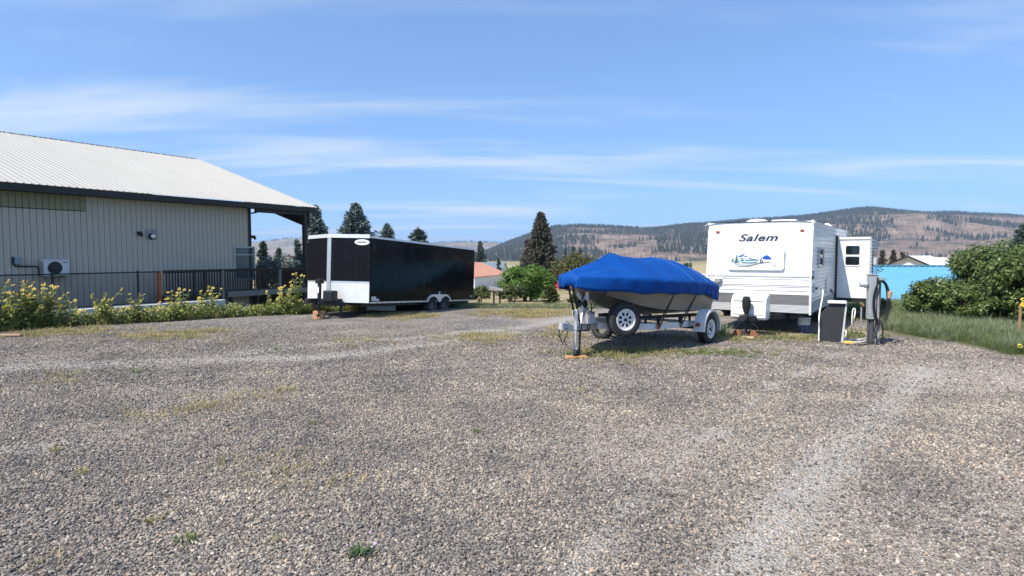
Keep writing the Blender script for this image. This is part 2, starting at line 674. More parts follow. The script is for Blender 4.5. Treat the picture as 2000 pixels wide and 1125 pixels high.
def stone_mat():
    m = bpy.data.materials.new('gravel_stone')
    m.use_nodes = True
    N, L = m.node_tree.nodes, m.node_tree.links
    p = N['Principled BSDF']
    p.inputs['Roughness'].default_value = .85
    p.inputs['Specular IOR Level'].default_value = .25
    oi = N.new('ShaderNodeObjectInfo')
    r = N.new('ShaderNodeValToRGB')
    e = r.color_ramp.elements
    for _ in range(4):
        e.new(.5)
    for el, (pos, c) in zip(e, ((0, (.085, .085, .09)), (.25, (.15, .148, .15)), (.55, (.23, .222, .215)), (.78, (.31, .295, .27)), (.9, (.34, .275, .22)), (1, (.50, .48, .45)))):
        el.position = pos
        el.color = (*c, 1)
    L.new(oi.outputs['Random'], r.inputs[0])
    tc = N.new('ShaderNodeTexCoord')
    nz = N.new('ShaderNodeTexNoise')
    nz.inputs['Scale'].default_value = 2.5
    L.new(tc.outputs['Object'], nz.inputs['Vector'])
    mx = N.new('ShaderNodeMix')
    mx.data_type = 'RGBA'
    mx.blend_type = 'MULTIPLY'
    mx.inputs[0].default_value = .5
    L.new(r.outputs[0], mx.inputs[6])
    L.new(nz.outputs[0], mx.inputs[7])
    g = N.new('ShaderNodeMix')
    g.data_type = 'RGBA'
    g.blend_type = 'MULTIPLY'
    g.inputs[0].default_value = 1
    g.inputs[7].default_value = (1.33, 1.26, 1.165, 1)
    L.new(mx.outputs[2], g.inputs[6])
    geo = N.new('ShaderNodeNewGeometry')
    nl = N.new('ShaderNodeTexNoise')
    nl.inputs['Scale'].default_value = .75
    nl.inputs['Detail'].default_value = 5
    nl.inputs['Roughness'].default_value = .62
    L.new(geo.outputs['Position'], nl.inputs['Vector'])
    rl = N.new('ShaderNodeValToRGB')
    rl.color_ramp.elements[0].position = .33
    rl.color_ramp.elements[1].position = .68
    rl.color_ramp.elements[0].color = (.62, .62, .65, 1)
    rl.color_ramp.elements[1].color = (1.30, 1.24, 1.15, 1)
    L.new(nl.outputs[0], rl.inputs[0])
    g2 = N.new('ShaderNodeMix')
    g2.data_type = 'RGBA'
    g2.blend_type = 'MULTIPLY'
    g2.inputs[0].default_value = 1
    L.new(g.outputs[2], g2.inputs[6])
    L.new(rl.outputs[0], g2.inputs[7])
    L.new(g2.outputs[2], p.inputs['Base Color'])
    return m


STONE = stone_mat()
STONES = [stone_mesh(i) for i in range(9)]


def stones(name, y0, y1, per_m2, smin, smax, r):
    w = lambda y: .92 * y + 2.4
    n = int((y1 - y0) * (w(y0) + w(y1)) * per_m2)
    Y = np.sqrt(r.uniform(y0 ** 2, y1 ** 2, int(n * 1.15)))
    X = r.uniform(-1, 1, len(Y)) * w(Y)
    keep = r.uniform(0, 1, len(X)) < (1 - .72 * track(X, Y)) * (1 - .6 * dust(X, Y)) * .95 * (1 - ss(12.0, 18.0, Y))
    keep &= (X > xs_at(PADL, np.clip(Y, 9, 22.6)) + .1) & (X < xs_at(PADR, Y) - .05)
    X, Y = X[keep], Y[keep]
    s = smin + (smax - smin) * r.beta(1.5, 4, len(X))
    Z = terrain(X, Y) + s * r.uniform(.1, .55, len(X))
    rot = np.stack([r.uniform(-.8, .8, len(X)), r.uniform(-.8, .8, len(X)), r.uniform(0, 6.28, len(X))], 1)
    o = scatter(name, np.stack([X, Y, Z], 1), rot, np.repeat(s[:, None], 3, 1), STONES)
    return o


tag(stones('gravel', 2.6, 8.5, 3000, .006, .025, np.random.default_rng(1)), 'loose grey crushed gravel spread over the yard', 'gravel')
tag(stones('gravel', 8.5, 18.0, 1100, .008, .029, np.random.default_rng(2)), 'loose grey crushed gravel farther across the yard', 'gravel')


FINE = mat('pale_fines', (.26, .24, .215), .9, col2=(.50, .47, .425), scale=1.5)
FINES = [nmesh('gravel_chip', *_mv, FINE) for _mv in [(np.array([v.co[:] for v in s_.vertices]), np.array([p_.vertices[:] for p_ in s_.polygons])) for s_ in STONES[:4]]]


def chips(y0, y1, n, smin, smax, seed):
    r = np.random.default_rng(seed)
    Y = np.sqrt(r.uniform(y0 ** 2, y1 ** 2, n))
    X = r.uniform(-1, 1, n) * (.92 * Y + 2.4)
    keep = r.uniform(0, 1, n) < np.maximum(.9 * track(X, Y), .6 * dust(X, Y)) * (1 - ss(9, 13, Y))
    keep &= (X > xs_at(PADL, np.clip(Y, 9, 22.6)) + .1) & (X < xs_at(PADR, Y) - .05)
    X, Y = X[keep], Y[keep]
    s = r.uniform(smin, smax, len(X))
    rot = r.uniform(-1, 1, (len(X), 3)) * np.array([.6, .6, 3.14])
    return scatter('gravel_fines', np.stack([X, Y, terrain(X, Y) + s * .3], 1), rot, np.repeat(s[:, None], 3, 1), FINES)


tag(chips(2.6, 13, 300000, .004, .011, 8), 'pale fine stone chips packed in the wheel tracks', 'gravel')


# ------------------------------------------------------------------ hills
def skyline(pts):
    xs = np.array([p[0] for p in pts])
    ys = np.array([p[1] for p in pts])
    return lambda x: np.interp(x, xs, ys)


def hill_mat(name, tree, bare1, bare2, s):
    m = bpy.data.materials.new(name)
    m.use_nodes = True
    N, L = m.node_tree.nodes, m.node_tree.links
    p = N['Principled BSDF']
    p.inputs['Roughness'].default_value = .95
    p.inputs['Specular IOR Level'].default_value = .05
    tc = N.new('ShaderNodeTexCoord')
    n1, n2 = N.new('ShaderNodeTexNoise'), N.new('ShaderNodeTexNoise')
    n1.inputs['Scale'].default_value = .012 * s
    n1.inputs['Detail'].default_value = 8
    n1.inputs['Roughness'].default_value = .65
    n2.inputs['Scale'].default_value = .05 * s
    n2.inputs['Detail'].default_value = 6
    for n in (n1, n2):
        L.new(tc.outputs['Object'], n.inputs['Vector'])
    r = N.new('ShaderNodeValToRGB')
    e = r.color_ramp.elements
    e.new(.5)
    for el, (pos, c) in zip(e, ((.36, tree), (.47, bare1), (.66, bare2))):
        el.position = pos
        el.color = (*c, 1)
    L.new(n1.outputs[0], r.inputs[0])
    mx = N.new('ShaderNodeMix')
    mx.data_type = 'RGBA'
    mx.blend_type = 'OVERLAY'
    mx.inputs[0].default_value = .5
    L.new(r.outputs[0], mx.inputs[6])
    L.new(n2.outputs[0], mx.inputs[7])
    L.new(mx.outputs[2], p.inputs['Base Color'])
    return m


def hill(name, pts, Yr, depth, base_px, m, seed, x0, x1, nu=260, nv=46):
    """ridge at distance Yr whose crest follows the skyline, falling towards the viewer over `depth` metres and away behind"""
    sk = skyline(pts)
    us = np.linspace(x0, x1, nu)
    V = []
    vs = np.concatenate([np.linspace(0, 1, nv), np.linspace(1.08, 2.0, 8)])
    for v in vs:
        Y = Yr - depth * (1 - v) if v <= 1 else Yr + depth * .8 * (v - 1)
        wob = depth * .10 * fnoise(us / 90, np.full(nu, v * 3), 1, seed, 3) * (v * (1 - min(v, 1)) * 4)
        Yv = Y + wob
        X = (us - 1000) / F * Yr                                     # straight back from the crest
        zc = CAM_H + (498 - sk(us)) / F * Yr
        zb = CAM_H + (498 - base_px) / F * (Yr - depth)
        prof = v ** .85 if v <= 1 else 1 - .55 * (v - 1) ** 1.2
        rough = fnoise(X / 320, Yv / 320, 1, seed + 3, 5)
        Z = zb + (zc - zb) * np.clip(prof + .16 * rough * 4 * v * (1 - v) * (v < 1), -1, 1.0)
        V.append(np.stack([X, Yv, Z], 1))
    V = np.array(V)
    nr = len(vs)
    id_ = np.arange(nr * nu).reshape(nr, nu)
    Fc = np.stack([id_[:-1, :-1], id_[:-1, 1:], id_[1:, 1:], id_[1:, :-1]], -1).reshape(-1, 4)
    o = kind(link(name, nmesh(name, V.reshape(-1, 3), Fc, m, True)), 'structure')
    return o, V


NEAR_SKY = [(-900, 520), (300, 520), (900, 512), (960, 492), (985, 480), (1020, 467), (1050, 456), (1085, 446), (1130, 444), (1180, 445), (1235, 449), (1280, 450),
            (1330, 444), (1390, 440), (1450, 434), (1520, 430), (1580, 425), (1640, 416), (1690, 410), (1740, 415), (1800, 421), (1850, 418), (1900, 422), (1960, 425),
            (2010, 431), (2150, 440), (2400, 425), (2900, 450)]
FAR_SKY = [(-900, 460), (-300, 455), (200, 468), (480, 476), (520, 473), (560, 466), (590, 465), (640, 470), (720, 474), (800, 475), (850, 474), (925, 472), (960, 473),
           (1000, 477), (1100, 480), (1500, 480), (3000, 480)]
HM1 = hill_mat('burnt_hillside', (.05, .058, .04), (.17, .128, .10), (.28, .215, .165), 1.0)
HM2 = hill_mat('far_hillside', (.07, .075, .06), (.22, .18, .13), (.33, .27, .19), .5)
h1, HV1 = hill('hill', NEAR_SKY, 2500, 1200, 517, HM1, 11, -900, 2900)
h2, HV2 = hill('hill', FAR_SKY, 5200, 2000, 508, HM2, 17, -900, 3000, 160, 24)
h1['label'] = 'long brown burnt hillside with scattered dark pines on the skyline'
h2['label'] = 'low hazy hill far beyond the valley'

FOREST = mat('far_pine', (.018, .03, .022), .9, var=.4, island=False, scale=.01)
SNAG = mat('burnt_snag', (.17, .13, .115), .9, var=.3, scale=.01)


def far_tree(i, m, w):
    r = np.random.default_rng(i)
    b = MB()
    n = 6
    for z0, z1, rr in ((.05, .55, 1.0), (.3, .8, .72), (.55, 1.0, .45)):
        ring = [(w * rr * math.cos(k * 2 * math.pi / n) * r.uniform(.7, 1.2), w * rr * math.sin(k * 2 * math.pi / n) * r.uniform(.7, 1.2), z0) for k in range(n)]
        b.add(ring + [(0, 0, z1)], [(k, (k + 1) % n, n) for k in range(n)])
    return b.mesh('far_pine', m)


def hill_forest(name, V, n, hmin, hmax, protos, seed, thr, crest):
    r = np.random.default_rng(seed)
    nr, nu = 46 if V.shape[0] > 40 else 24, V.shape[1]
    vi = r.uniform(.02, nr - 1.01, n * 3)
    ui = r.uniform(0, nu - 1.01, n * 3)
    if crest:
        k = n
        vi[:k] = nr - 1 - np.abs(r.normal(0, .9, k))
    a, c = vi.astype(int), ui.astype(int)
    fa, fc = (vi - a)[:, None], (ui - c)[:, None]
    P = (V[a, c] * (1 - fa) + V[a + 1, c] * fa) * (1 - fc) + (V[a, c + 1] * (1 - fa) + V[a + 1, c + 1] * fa) * fc
    dens = fnoise(P[:, 0], P[:, 1], .0045, 31, 4) + .35 * fnoise(P[:, 0], P[:, 1], .02, 8, 2)
    keep = dens > thr
    if crest:
        keep[:n] |= r.uniform(0, 1, n) < .45
    P = P[keep]
    h = r.uniform(hmin, hmax, len(P))
    s = np.stack([h * r.uniform(.8, 1.3, len(P)), h * r.uniform(.8, 1.3, len(P)), h], 1)
    rot = np.stack([np.zeros(len(P)), np.zeros(len(P)), r.uniform(0, 6.28, len(P))], 1)
    return scatter(name, P - np.array([0, 0, .5]), rot, s, protos)


tag(hill_forest('hill_pine_wood', HV1, 34000, 8, 20, [far_tree(i, FOREST, .19) for i in range(5)], 3, -.06, True), 'dark pines scattered over the burnt hillside', 'pine wood')
tag(hill_forest('burnt_tree_trunks', HV1, 9000, 7, 15, [far_tree(i + 9, SNAG, .09) for i in range(4)], 5, -.5, False), 'pale dead burnt trees standing on the hillside', 'dead trees')
tag(hill_forest('hill_pine_wood', HV2, 3500, 10, 22, [far_tree(i, FOREST, .2) for i in range(5)], 6, .1, True), 'pines on the low hazy far hill', 'pine wood')


# ------------------------------------------------------------------ trees
def quads(P, U, W):
    """diamond leaves at P with half axes U (long) and W (wide)"""
    n = len(P)
    V = np.stack([P - U, P + W, P + U, P - W], 1).reshape(-1, 3)
    return V, np.arange(n * 4).reshape(n, 4)


def unit(a):
    return a / np.maximum(np.linalg.norm(a, axis=-1, keepdims=True), 1e-9)


def conifer(name, label, loc, h, rad, m, bark, seed, branches=150, sprays=14, size=.030, base=.06, power=1.0, group=None, droop=.25, double=False):
    r = np.random.default_rng(seed)
    root = thing(name, label, 'tree', loc, group=group)
    tb = MB()
    tb.tube([(0, 0, -.6), (0, 0, h * .3), (h * .01 * r.normal(), 0, h * .7), (0, 0, h * .98)], [h * .022, h * .018, h * .01, h * .002], 8)
    t = base + (1 - base) * r.uniform(0, 1, branches) ** 1.25
    phi = r.uniform(0, 6.283, branches)
    L_ = rad * (1 - t) ** power * r.uniform(.5, 1.18, branches) + .02 * h * (1 - t * .5)
    L_ *= 1 - .35 * ss(.2, 0, t - base)
    rise = r.uniform(-.05, .25, branches) - droop * (1 - t)
    for i in range(0, branches, 4):
        d = Vector((math.cos(phi[i]), math.sin(phi[i]), rise[i]))
        p = Vector((0, 0, t[i] * h))
        tb.tube([p, p + d * L_[i] * .85], [h * .004, h * .001], 4, False)
    tb.build('trunk', bark, root)
    s = np.tile(np.linspace(.12, 1.02, sprays), (branches, 1)) + r.normal(0, .04, (branches, sprays))
    width = .17 * L_[:, None] * (1.1 - s) + .012 * h
    side = r.uniform(-1, 1, (branches, sprays)) * width
    up = r.normal(0, .012 * h, (branches, sprays))
    dx, dy = np.cos(phi)[:, None], np.sin(phi)[:, None]
    P = np.stack([dx * L_[:, None] * s - dy * side, dy * L_[:, None] * s + dx * side,
                  t[:, None] * h + rise[:, None] * L_[:, None] * s + up + .10 * L_[:, None] * s ** 3], -1).reshape(-1, 3)
    n = len(P)
    out = np.stack([np.repeat(np.cos(phi), sprays), np.repeat(np.sin(phi), sprays), np.full(n, .15)], 1)
    Vs, Fs, o = [], [], 0
    for k in range(3):
        U = unit(out + r.normal(0, .55, (n, 3))) * (size * h * r.uniform(.6, 1.25, (n, 1)))
        W = unit(np.cross(U, r.normal(0, 1, (n, 3)))) * (size * h * .30 * r.uniform(.7, 1.3, (n, 1)))
        V, Fc = quads(P + r.normal(0, .012 * h, (n, 3)), U, W)
        Vs.append(V)
        Fs.append(Fc + o)
        o += len(V)
    # leader
    link('crown', nmesh('crown', np.concatenate(Vs), np.concatenate(Fs), m), root)
    return root


def leafy(name, label, loc, w, h, m, bark, seed, clumps=60, per=130, leaf=.07, cat='tree', flat=.8, z0=.12, trunk=True, group=None, wy=None, spread_=.5, squash=None, low=False):
    """broadleaf crown: leaf-sized faces in clumps through an uneven volume, on branching stems"""
    r = np.random.default_rng(seed)
    root = thing(name, label, cat, loc, group=group)
    wy = wy or w
    d = unit(r.normal(0, 1, (clumps, 3)))
    d[:, 2] = np.abs(d[:, 2]) * 1.15 - .35 if not low else r.uniform(-.95, .98, clumps)
    d = unit(d)
    rr = r.uniform(.35, 1.0, clumps) ** .6
    lump = 1 + .22 * np.array([mnoise.noise(Vector(q) * 1.7 + Vector((seed, 0, 0))) for q in d])
    C = d * (rr * lump)[:, None] * np.array([w / 2, wy / 2, h * (1 - z0) / 2]) + np.array([0, 0, h * (z0 + (1 - z0) / 2)])
    C[:, 2] = np.maximum(C[:, 2], h * .06)
    cr = r.uniform(.10, .19, clumps) * min(w, h * 1.3) * 1.05
    if trunk:
        tb = MB()
        k = 5
        for i in range(k):
            a = i * 6.283 / k + r.uniform(0, 1)
            b0 = Vector((math.cos(a) * .04 * w, math.sin(a) * .04 * w, -.5))
            mid = Vector((math.cos(a) * .16 * w, math.sin(a) * .16 * wy, h * .35))
            tb.tube([b0, mid * .6, mid], [.03 * h, .024 * h, .016 * h], 6)
            for j in range(i, clumps, k * 2):
                c = Vector(C[j])
                tb.tube([mid, (mid + c) / 2 + Vector((0, 0, .03 * h)), c], [.011 * h, .007 * h, .003 * h], 4, False)
        tb.build('trunk', bark, root)
    P = np.repeat(C, per, 0)
    q = r.normal(0, 1, (len(P), 3))
    q = unit(q) * (r.uniform(0, 1, (len(P), 1)) ** .45)
    q[:, 2] *= flat
    P = P + q * np.repeat(cr, per)[:, None]
    n = len(P)
    nrm = unit(q + np.array([0, 0, .7]) + r.normal(0, .5, (n, 3)))
    U = unit(np.cross(nrm, r.normal(0, 1, (n, 3)))) * (leaf * r.uniform(.6, 1.25, (n, 1)))
    W = unit(np.cross(nrm, U)) * (leaf * .48 * r.uniform(.7, 1.2, (n, 1)))
    V, Fc = quads(P, U, W)
    V[:, 2] = np.maximum(V[:, 2], .02)
    link('crown', nmesh('crown', V, Fc, m), root)
    return root


BARK = mat('bark', (.10, .075, .055), .9, var=.3, scale=8, stretch=(1, 1, .2), bump=.01)
SPRUCE = mat('blue_spruce_needles', (.05, .075, .068), .75, col2=(.20, .25, .24), island=True, trans=.1)
SPRUCE2 = mat('dark_spruce_needles', (.035, .052, .04), .75, col2=(.12, .155, .125), island=True, trans=.1)
PINE = mat('brown_green_pine', (.025, .027, .018), .8, col2=(.11, .105, .07), island=True, trans=.1)
LEAFBRIGHT = mat('bright_leaves', (.04, .10, .012), .5, col2=(.15, .26, .035), island=True, trans=.3)
LEAFOLIVE = mat('olive_leaves', (.05, .06, .015), .6, col2=(.14, .135, .035), island=True, trans=.25)
LEAFDARK = mat('orchard_leaves', (.035, .07, .015), .42, col2=(.20, .25, .07), island=True, trans=.35)
JUNIPER = mat('juniper_leaves', (.035, .055, .014), .6, col2=(.115, .135, .035), island=True, trans=.2)


def tz(p):
    return Vector((p.x, p.y, float(terrain(p.x, p.y))))


def tree_at(x, ytop, Y, fn, wpx, name, label, m, seed, **kw):
    """tree standing on the ground at distance Y whose top shows at (x, ytop)"""
    p = tz(at(x, 520, Y))
    h = at(x, ytop, Y).z - p.z
    w = wpx / F * Y
    if fn is conifer:
        return conifer(name, label, p, h, w / 2, m, BARK, seed, **kw)
    return leafy(name, label, p, w, h, m, BARK, seed, **kw)


G1 = 'blue spruces behind the box trailer'
tree_at(618, 408, 36, conifer, 108, 'spruce_tree', 'tall blue spruce standing beside the porch post behind the box trailer', SPRUCE, 1, branches=420, sprays=20, group=G1, power=.95)
tree_at(696, 404, 46, conifer, 150, 'spruce_tree', 'broad blue spruce with several tops behind the box trailer roof', SPRUCE, 2, branches=460, sprays=20, power=.8, group=G1)
tree_at(757, 440, 52, conifer, 100, 'spruce_tree', 'small blue spruce showing just above the box trailer roof, beside the broad one', SPRUCE, 3, branches=300, group=G1, power=.85)
tree_at(818, 450, 56, conifer, 120, 'spruce_tree', 'low rounded spruce top showing above the middle of the box trailer', SPRUCE2, 4, branches=300, group=G1, power=.75)
tree_at(938, 473, 160, conifer, 44, 'spruce_tree', 'grey green spruce behind the shed with the orange roof', SPRUCE2, 5, branches=260, power=.9)
tree_at(1056, 420, 88, conifer, 88, 'pine_tree', 'tall dark brownish pine towering over the bright green bush', PINE, 6, branches=560, sprays=22, power=.85, droop=.15)
tree_at(1030, 470, 92, conifer, 50, 'pine_tree', 'shorter dark pine tucked against the tall one', PINE, 16, branches=260, power=.8)
tree_at(974, 504, 130, conifer, 20, 'spruce_tree', 'tiny dark conifer beyond the orange roofed shed', SPRUCE2, 7, branches=90, power=.7)
for k, (x, y, w, lab) in enumerate(((1104, 486, 22, 'small dark conifer peeking over the olive tree, the one beside the tall pine'), (1119, 483, 20, 'slim dark conifer peeking over the olive tree, middle one of three'), (1133, 486, 24, 'broadest small conifer peeking over the olive tree, on the boat side'))):
    tree_at(x, y, 118, conifer, w, 'spruce_tree', lab, SPRUCE2, 20 + k, branches=90, power=.7, group='three small conifers over the olive tree')
tree_at(1117, 496, 84, leafy, 80, 'olive_green_tree', 'round olive green tree behind the boat bow', LEAFOLIVE, 8, clumps=60, per=120, leaf=.16, flat=.9)
tree_at(1030, 514, 33, leafy, 108, 'green_tree', 'bright green bushy tree at the far edge of the gravel', LEAFBRIGHT, 9, clumps=100, per=170, leaf=.07, z0=.0, flat=.6, low=True)
tree_at(1000, 556, 28, leafy, 70, 'shrub', 'low olive shrub at the foot of the bright green tree', JUNIPER, 10, clumps=26, per=110, leaf=.06, cat='shrub', z0=.0)
tree_at(936, 556, 29, leafy, 46, 'shrub', 'dark olive shrub at the rear corner of the box trailer', JUNIPER, 11, clumps=34, per=130, leaf=.055, cat='shrub', z0=.0)
tree_at(1076, 560, 29, conifer, 46, 'young_pine', 'young bushy pine right of the bright green tree', JUNIPER, 12, branches=120, size=.10, power=.6)
tree_at(1122, 574, 29, conifer, 36, 'young_pine', 'knee high pine seedling behind the boat trailer tongue', JUNIPER, 13, branches=90, size=.11, power=.6)
tree_at(1342, 505, 105, leafy, 22, 'dark_tree', 'small dark tree top behind the boat stern', SPRUCE2, 14, clumps=26, per=70, leaf=.16)
# seen through the porch
G2 = 'trees seen through the porch'
tree_at(514, 474, 42, conifer, 44, 'spruce_tree', 'dark spruce next to the workshop corner post', SPRUCE2, 31, branches=170, power=.7, group=G2)
tree_at(545, 486, 62, conifer, 40, 'spruce_tree', 'grey green spruce in the middle of the porch opening', SPRUCE2, 32, branches=140, power=.7, group=G2)
tree_at(581, 470, 48, conifer, 44, 'spruce_tree', 'spruce beside the outer porch post, seen through the porch', SPRUCE, 33, branches=150, power=.7, group=G2)
tree_at(545, 504, 40, leafy, 96, 'silver_shrub', 'silvery blue green shrub along the porch railing', SPRUCE, 34, clumps=50, per=90, leaf=.09, cat='shrub', z0=.1)
tree_at(571, 490, 70, leafy, 18, 'autumn_tree', 'small tree turned orange in the porch opening', mat('autumn_leaves', (.25, .07, .02), .6, col2=(.36, .15, .05), island=True, trans=.2), 35, clumps=16, per=60, leaf=.12)
# right side
for k, (x, y, w, lab) in enumerate(((1722, 490, 36, 'broad dark pine behind the blue roof, next to the caravan slide out'), (1744, 490, 26, 'slim dark pine behind the blue roof, middle one of three'), (1762, 493, 26, 'bushy dark pine behind the blue roof, next to the white gabled house'))):
    tree_at(x, y, 120, conifer, w, 'pine_tree', lab, PINE, 40 + k, branches=120, power=.6, group='dark pines behind the blue roof')
tree_at(2005, 440, 42, conifer, 120, 'pine_tree', 'tall dark conifer rising behind the orchard bushes', SPRUCE2, 44, branches=240, sprays=16, power=.6)


def bush_at(x, ytop, Y, wpx, seed, label, **kw):
    p = tz(at(x, 560, Y))
    h = at(x, ytop, Y).z - p.z
    return leafy('leafy_bush', label, p, wpx / F * Y, h, LEAFDARK, BARK, seed, cat='bush', group='leafy bushes beside the grass bank', z0=.0, low=True, **kw)


bush_at(1828, 543, 17.5, 108, 50, 'smaller leafy green bush in front of the blue metal roof', clumps=66, per=190, leaf=.05)
bush_at(1938, 472, 18.5, 150, 51, 'tall leafy fruit bush behind the grass bank', clumps=110, per=200, leaf=.055)
bush_at(2025, 474, 15.8, 160, 52, 'large leafy bush at the end of the grass bank', clumps=110, per=190, leaf=.055)
bush_at(1892, 560, 16.6, 130, 53, 'low dense leafy bush between the two taller ones', clumps=70, per=180, leaf=.05)
bush_at(1733, 583, 20, 40, 54, 'small leafy sapling beside the power pedestal', clumps=16, per=60, leaf=.055)
bush_at(1660, 492, 26, 96, 55, 'green bush behind the caravan, seen under the slide out', clumps=70, per=130, leaf=.06)  # shrub enlarged, mostly unseen, to keep the blue roof out of the trailer's reflection
# ------------------------------------------------------------------ workshop (local: x in front of the eave line, y along it, away from the camera)
BA = math.atan2(.52, .854)
ws = thing('workshop', 'long taupe workshop with pale ribbed metal roof and open porch end', 'building', (-10.23, 31.9, 0), -BA)
# local y = 0 at the porch end of the roof, negative towards the camera; x = 0 at the eave, negative inwards
EZ, RISE, RUN = 4.32, 3.25, 10.1
Y0, YC = -27.0, -3.45                                           # near end (off frame) and wall corner
WX = -.45
SIDING = mat('taupe_siding', (.47, .41, .335), .75, var=.16, scale=1.2, stretch=(4, 4, .25), bump=.003, bscale=30)
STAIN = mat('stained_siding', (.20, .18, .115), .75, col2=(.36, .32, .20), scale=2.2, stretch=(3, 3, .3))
TRIM = mat('dark_brown_trim', (.022, .019, .017), .6, var=.3, scale=4)
ROOFM = mat('pale_metal_roof', (.385, .368, .33), .6, .05, var=.05, scale=.6, stretch=(.3, 3, 1))
slope = Vector((-RUN, 0, RISE)).normalized()
rn = Vector((RISE, 0, RUN)).normalized()
rb = MB()
pitch_, yy = .23, Y0
prof = []
while yy < 0:
    prof += [(yy, 0), (yy + .15, 0), (yy + .165, .022), (yy + .205, .022), (yy + .22, 0)]
    yy += pitch_
prof.append((0.0, 0))
for base, dirv, nrm in ((Vector((.08, 0, EZ)), slope, rn), (Vector((-2 * RUN - .08, 0, EZ)), Vector((RUN, 0, RISE)).normalized(), Vector((-RISE, 0, RUN)).normalized())):
    Ls = math.hypot(RUN + .08, RISE) - .002
    rows = [[base + Vector((0, a, 0)) + nrm * (b + .06) + dirv * t for a, b in prof] for t in (-.02, Ls)]
    rb.grid(rows, smooth=False)
rb.build('roof', ROOFM, ws)
roof_o = ws.children[0]
for sgn in (0, 1):
    e0 = Vector((.06, 0, EZ)) if sgn == 0 else Vector((-2 * RUN - .06, 0, EZ))
    r0 = Vector((-RUN, 0, EZ + RISE))
    for y in (Y0, -.03):
        MB().beam(e0 + Vector((0, y, -.06)), r0 + Vector((0, y, -.06)), .06, .20).build('rake_board', TRIM, roof_o)
b = MB()
b.box(.02, .10, Y0, .03, EZ - .20, EZ + .035)
b.build('fascia', TRIM, roof_o)
b = MB()
b.box(-.6, .02, Y0, .0, EZ - .20, EZ - .17)
b.build('soffit', TRIM, roof_o)
b = MB()
for y in np.arange(Y0, -.3, .42):
    b.box(-RUN - .12, -RUN + .12, y, y + .36, EZ + RISE + .055, EZ + RISE + .10)
b.build('ridge_cap', mat('ridge_trim', (.16, .15, .14), .6), roof_o)
b = MB()
b.tube([(-RUN + .2, -19.3, EZ + RISE - .1), (-RUN + .2, -19.3, EZ + RISE + .28)], .07, 10)
b.tube([(-RUN + .2, -19.3, EZ + RISE + .24), (-RUN + .2, -19.3, EZ + RISE + .36)], .11, 10)
b.build('vent_pipe', BLACK, roof_o)
# siding boards
wall = MB().box(WX - .16, WX - .03, Y0 + .4, YC, -.9, EZ - .17).build('wall', mat('siding_groove', (.075, .07, .065), .9), ws)
bw = .2
ub0 = -10.55                                                     # stained band runs up to here
bm = MB().box(0, .03, .008, bw - .008, -.9, EZ - .18).mesh('board', SIDING)
bm_s = MB().box(0, .028, .008, bw - .008, -.9, EZ - .76).mesh('board', SIDING)
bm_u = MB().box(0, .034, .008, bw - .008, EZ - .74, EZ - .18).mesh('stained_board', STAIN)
y = Y0 + 6
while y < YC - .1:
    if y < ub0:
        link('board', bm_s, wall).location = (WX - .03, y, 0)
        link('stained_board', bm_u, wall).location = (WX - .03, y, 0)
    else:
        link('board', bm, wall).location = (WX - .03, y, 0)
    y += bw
MB().box(WX - .02, WX + .015, Y0 + 6, ub0 + .05, EZ - .765, EZ - .735).build('drip_strip', TRIM, wall)
MB().box(-2 * RUN + .45, WX - .17, Y0 + .4, YC - .12, -.9, EZ - .2).build('inner_shell', SIDING, ws)
MB().box(-2 * RUN + .45, WX - .16, YC - .118, YC + .002, -.9, EZ - .2).build('porch_wall', SIDING, ws)
MB().box(WX - .14, WX + .03, YC - .10, YC + .06, -.9, EZ - .18).build('corner_post', TRIM, ws, .01)
# porch
MB().box(-.20, .0, -.62, -.44, -1.1, EZ - .2).build('porch_post', TRIM, ws, .01)
b = MB()
gp0 = [(-.0, -.34, EZ - .2), (-RUN, -.34, EZ + RISE - .2), (-RUN, -.34, EZ + RISE - 1.05), (-.0, -.34, EZ - .92)]
b.prism(gp0, (0, .10, 0))
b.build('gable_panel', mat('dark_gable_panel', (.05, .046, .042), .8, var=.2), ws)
b = MB()
b.beam((0, -.36, EZ - .9), (-RUN, -.36, EZ + RISE - 1.03), .16, .16)
b.beam((-.1, -3.4, EZ - .28), (-.1, -.4, EZ - .28), .12, .2)
b.build('porch_beam', TRIM, ws)
b = MB()
for yy in (-2.6, -1.5):
    b.beam((-.2, yy, EZ - .24), (-RUN, yy, EZ + RISE - .24), .06, .16)
b.build('rafter', TRIM, ws)
MB().tube([(WX + .05, YC + .05, EZ - .42), (WX + .06, YC + .35, EZ - .36), (WX + .1, YC + .6, EZ - .22)], .035, 8).build('downspout', TRIM, ws)


def on_wall(px, py):
    """local (y, z) of the point of the wall plane seen at a pixel"""
    d = ray(px, py)
    n = Vector((.854, -.52, 0))
    p0 = Vector((-10.23, 31.9, 0)) + n * WX
    t = (p0 - Vector((0, 0, CAM_H))).dot(n) / d.dot(n)
    q = Vector((0, 0, CAM_H)) + d * t
    return (q - Vector((-10.23, 31.9, 0))).dot(Vector((.52, .854, 0))), q.z


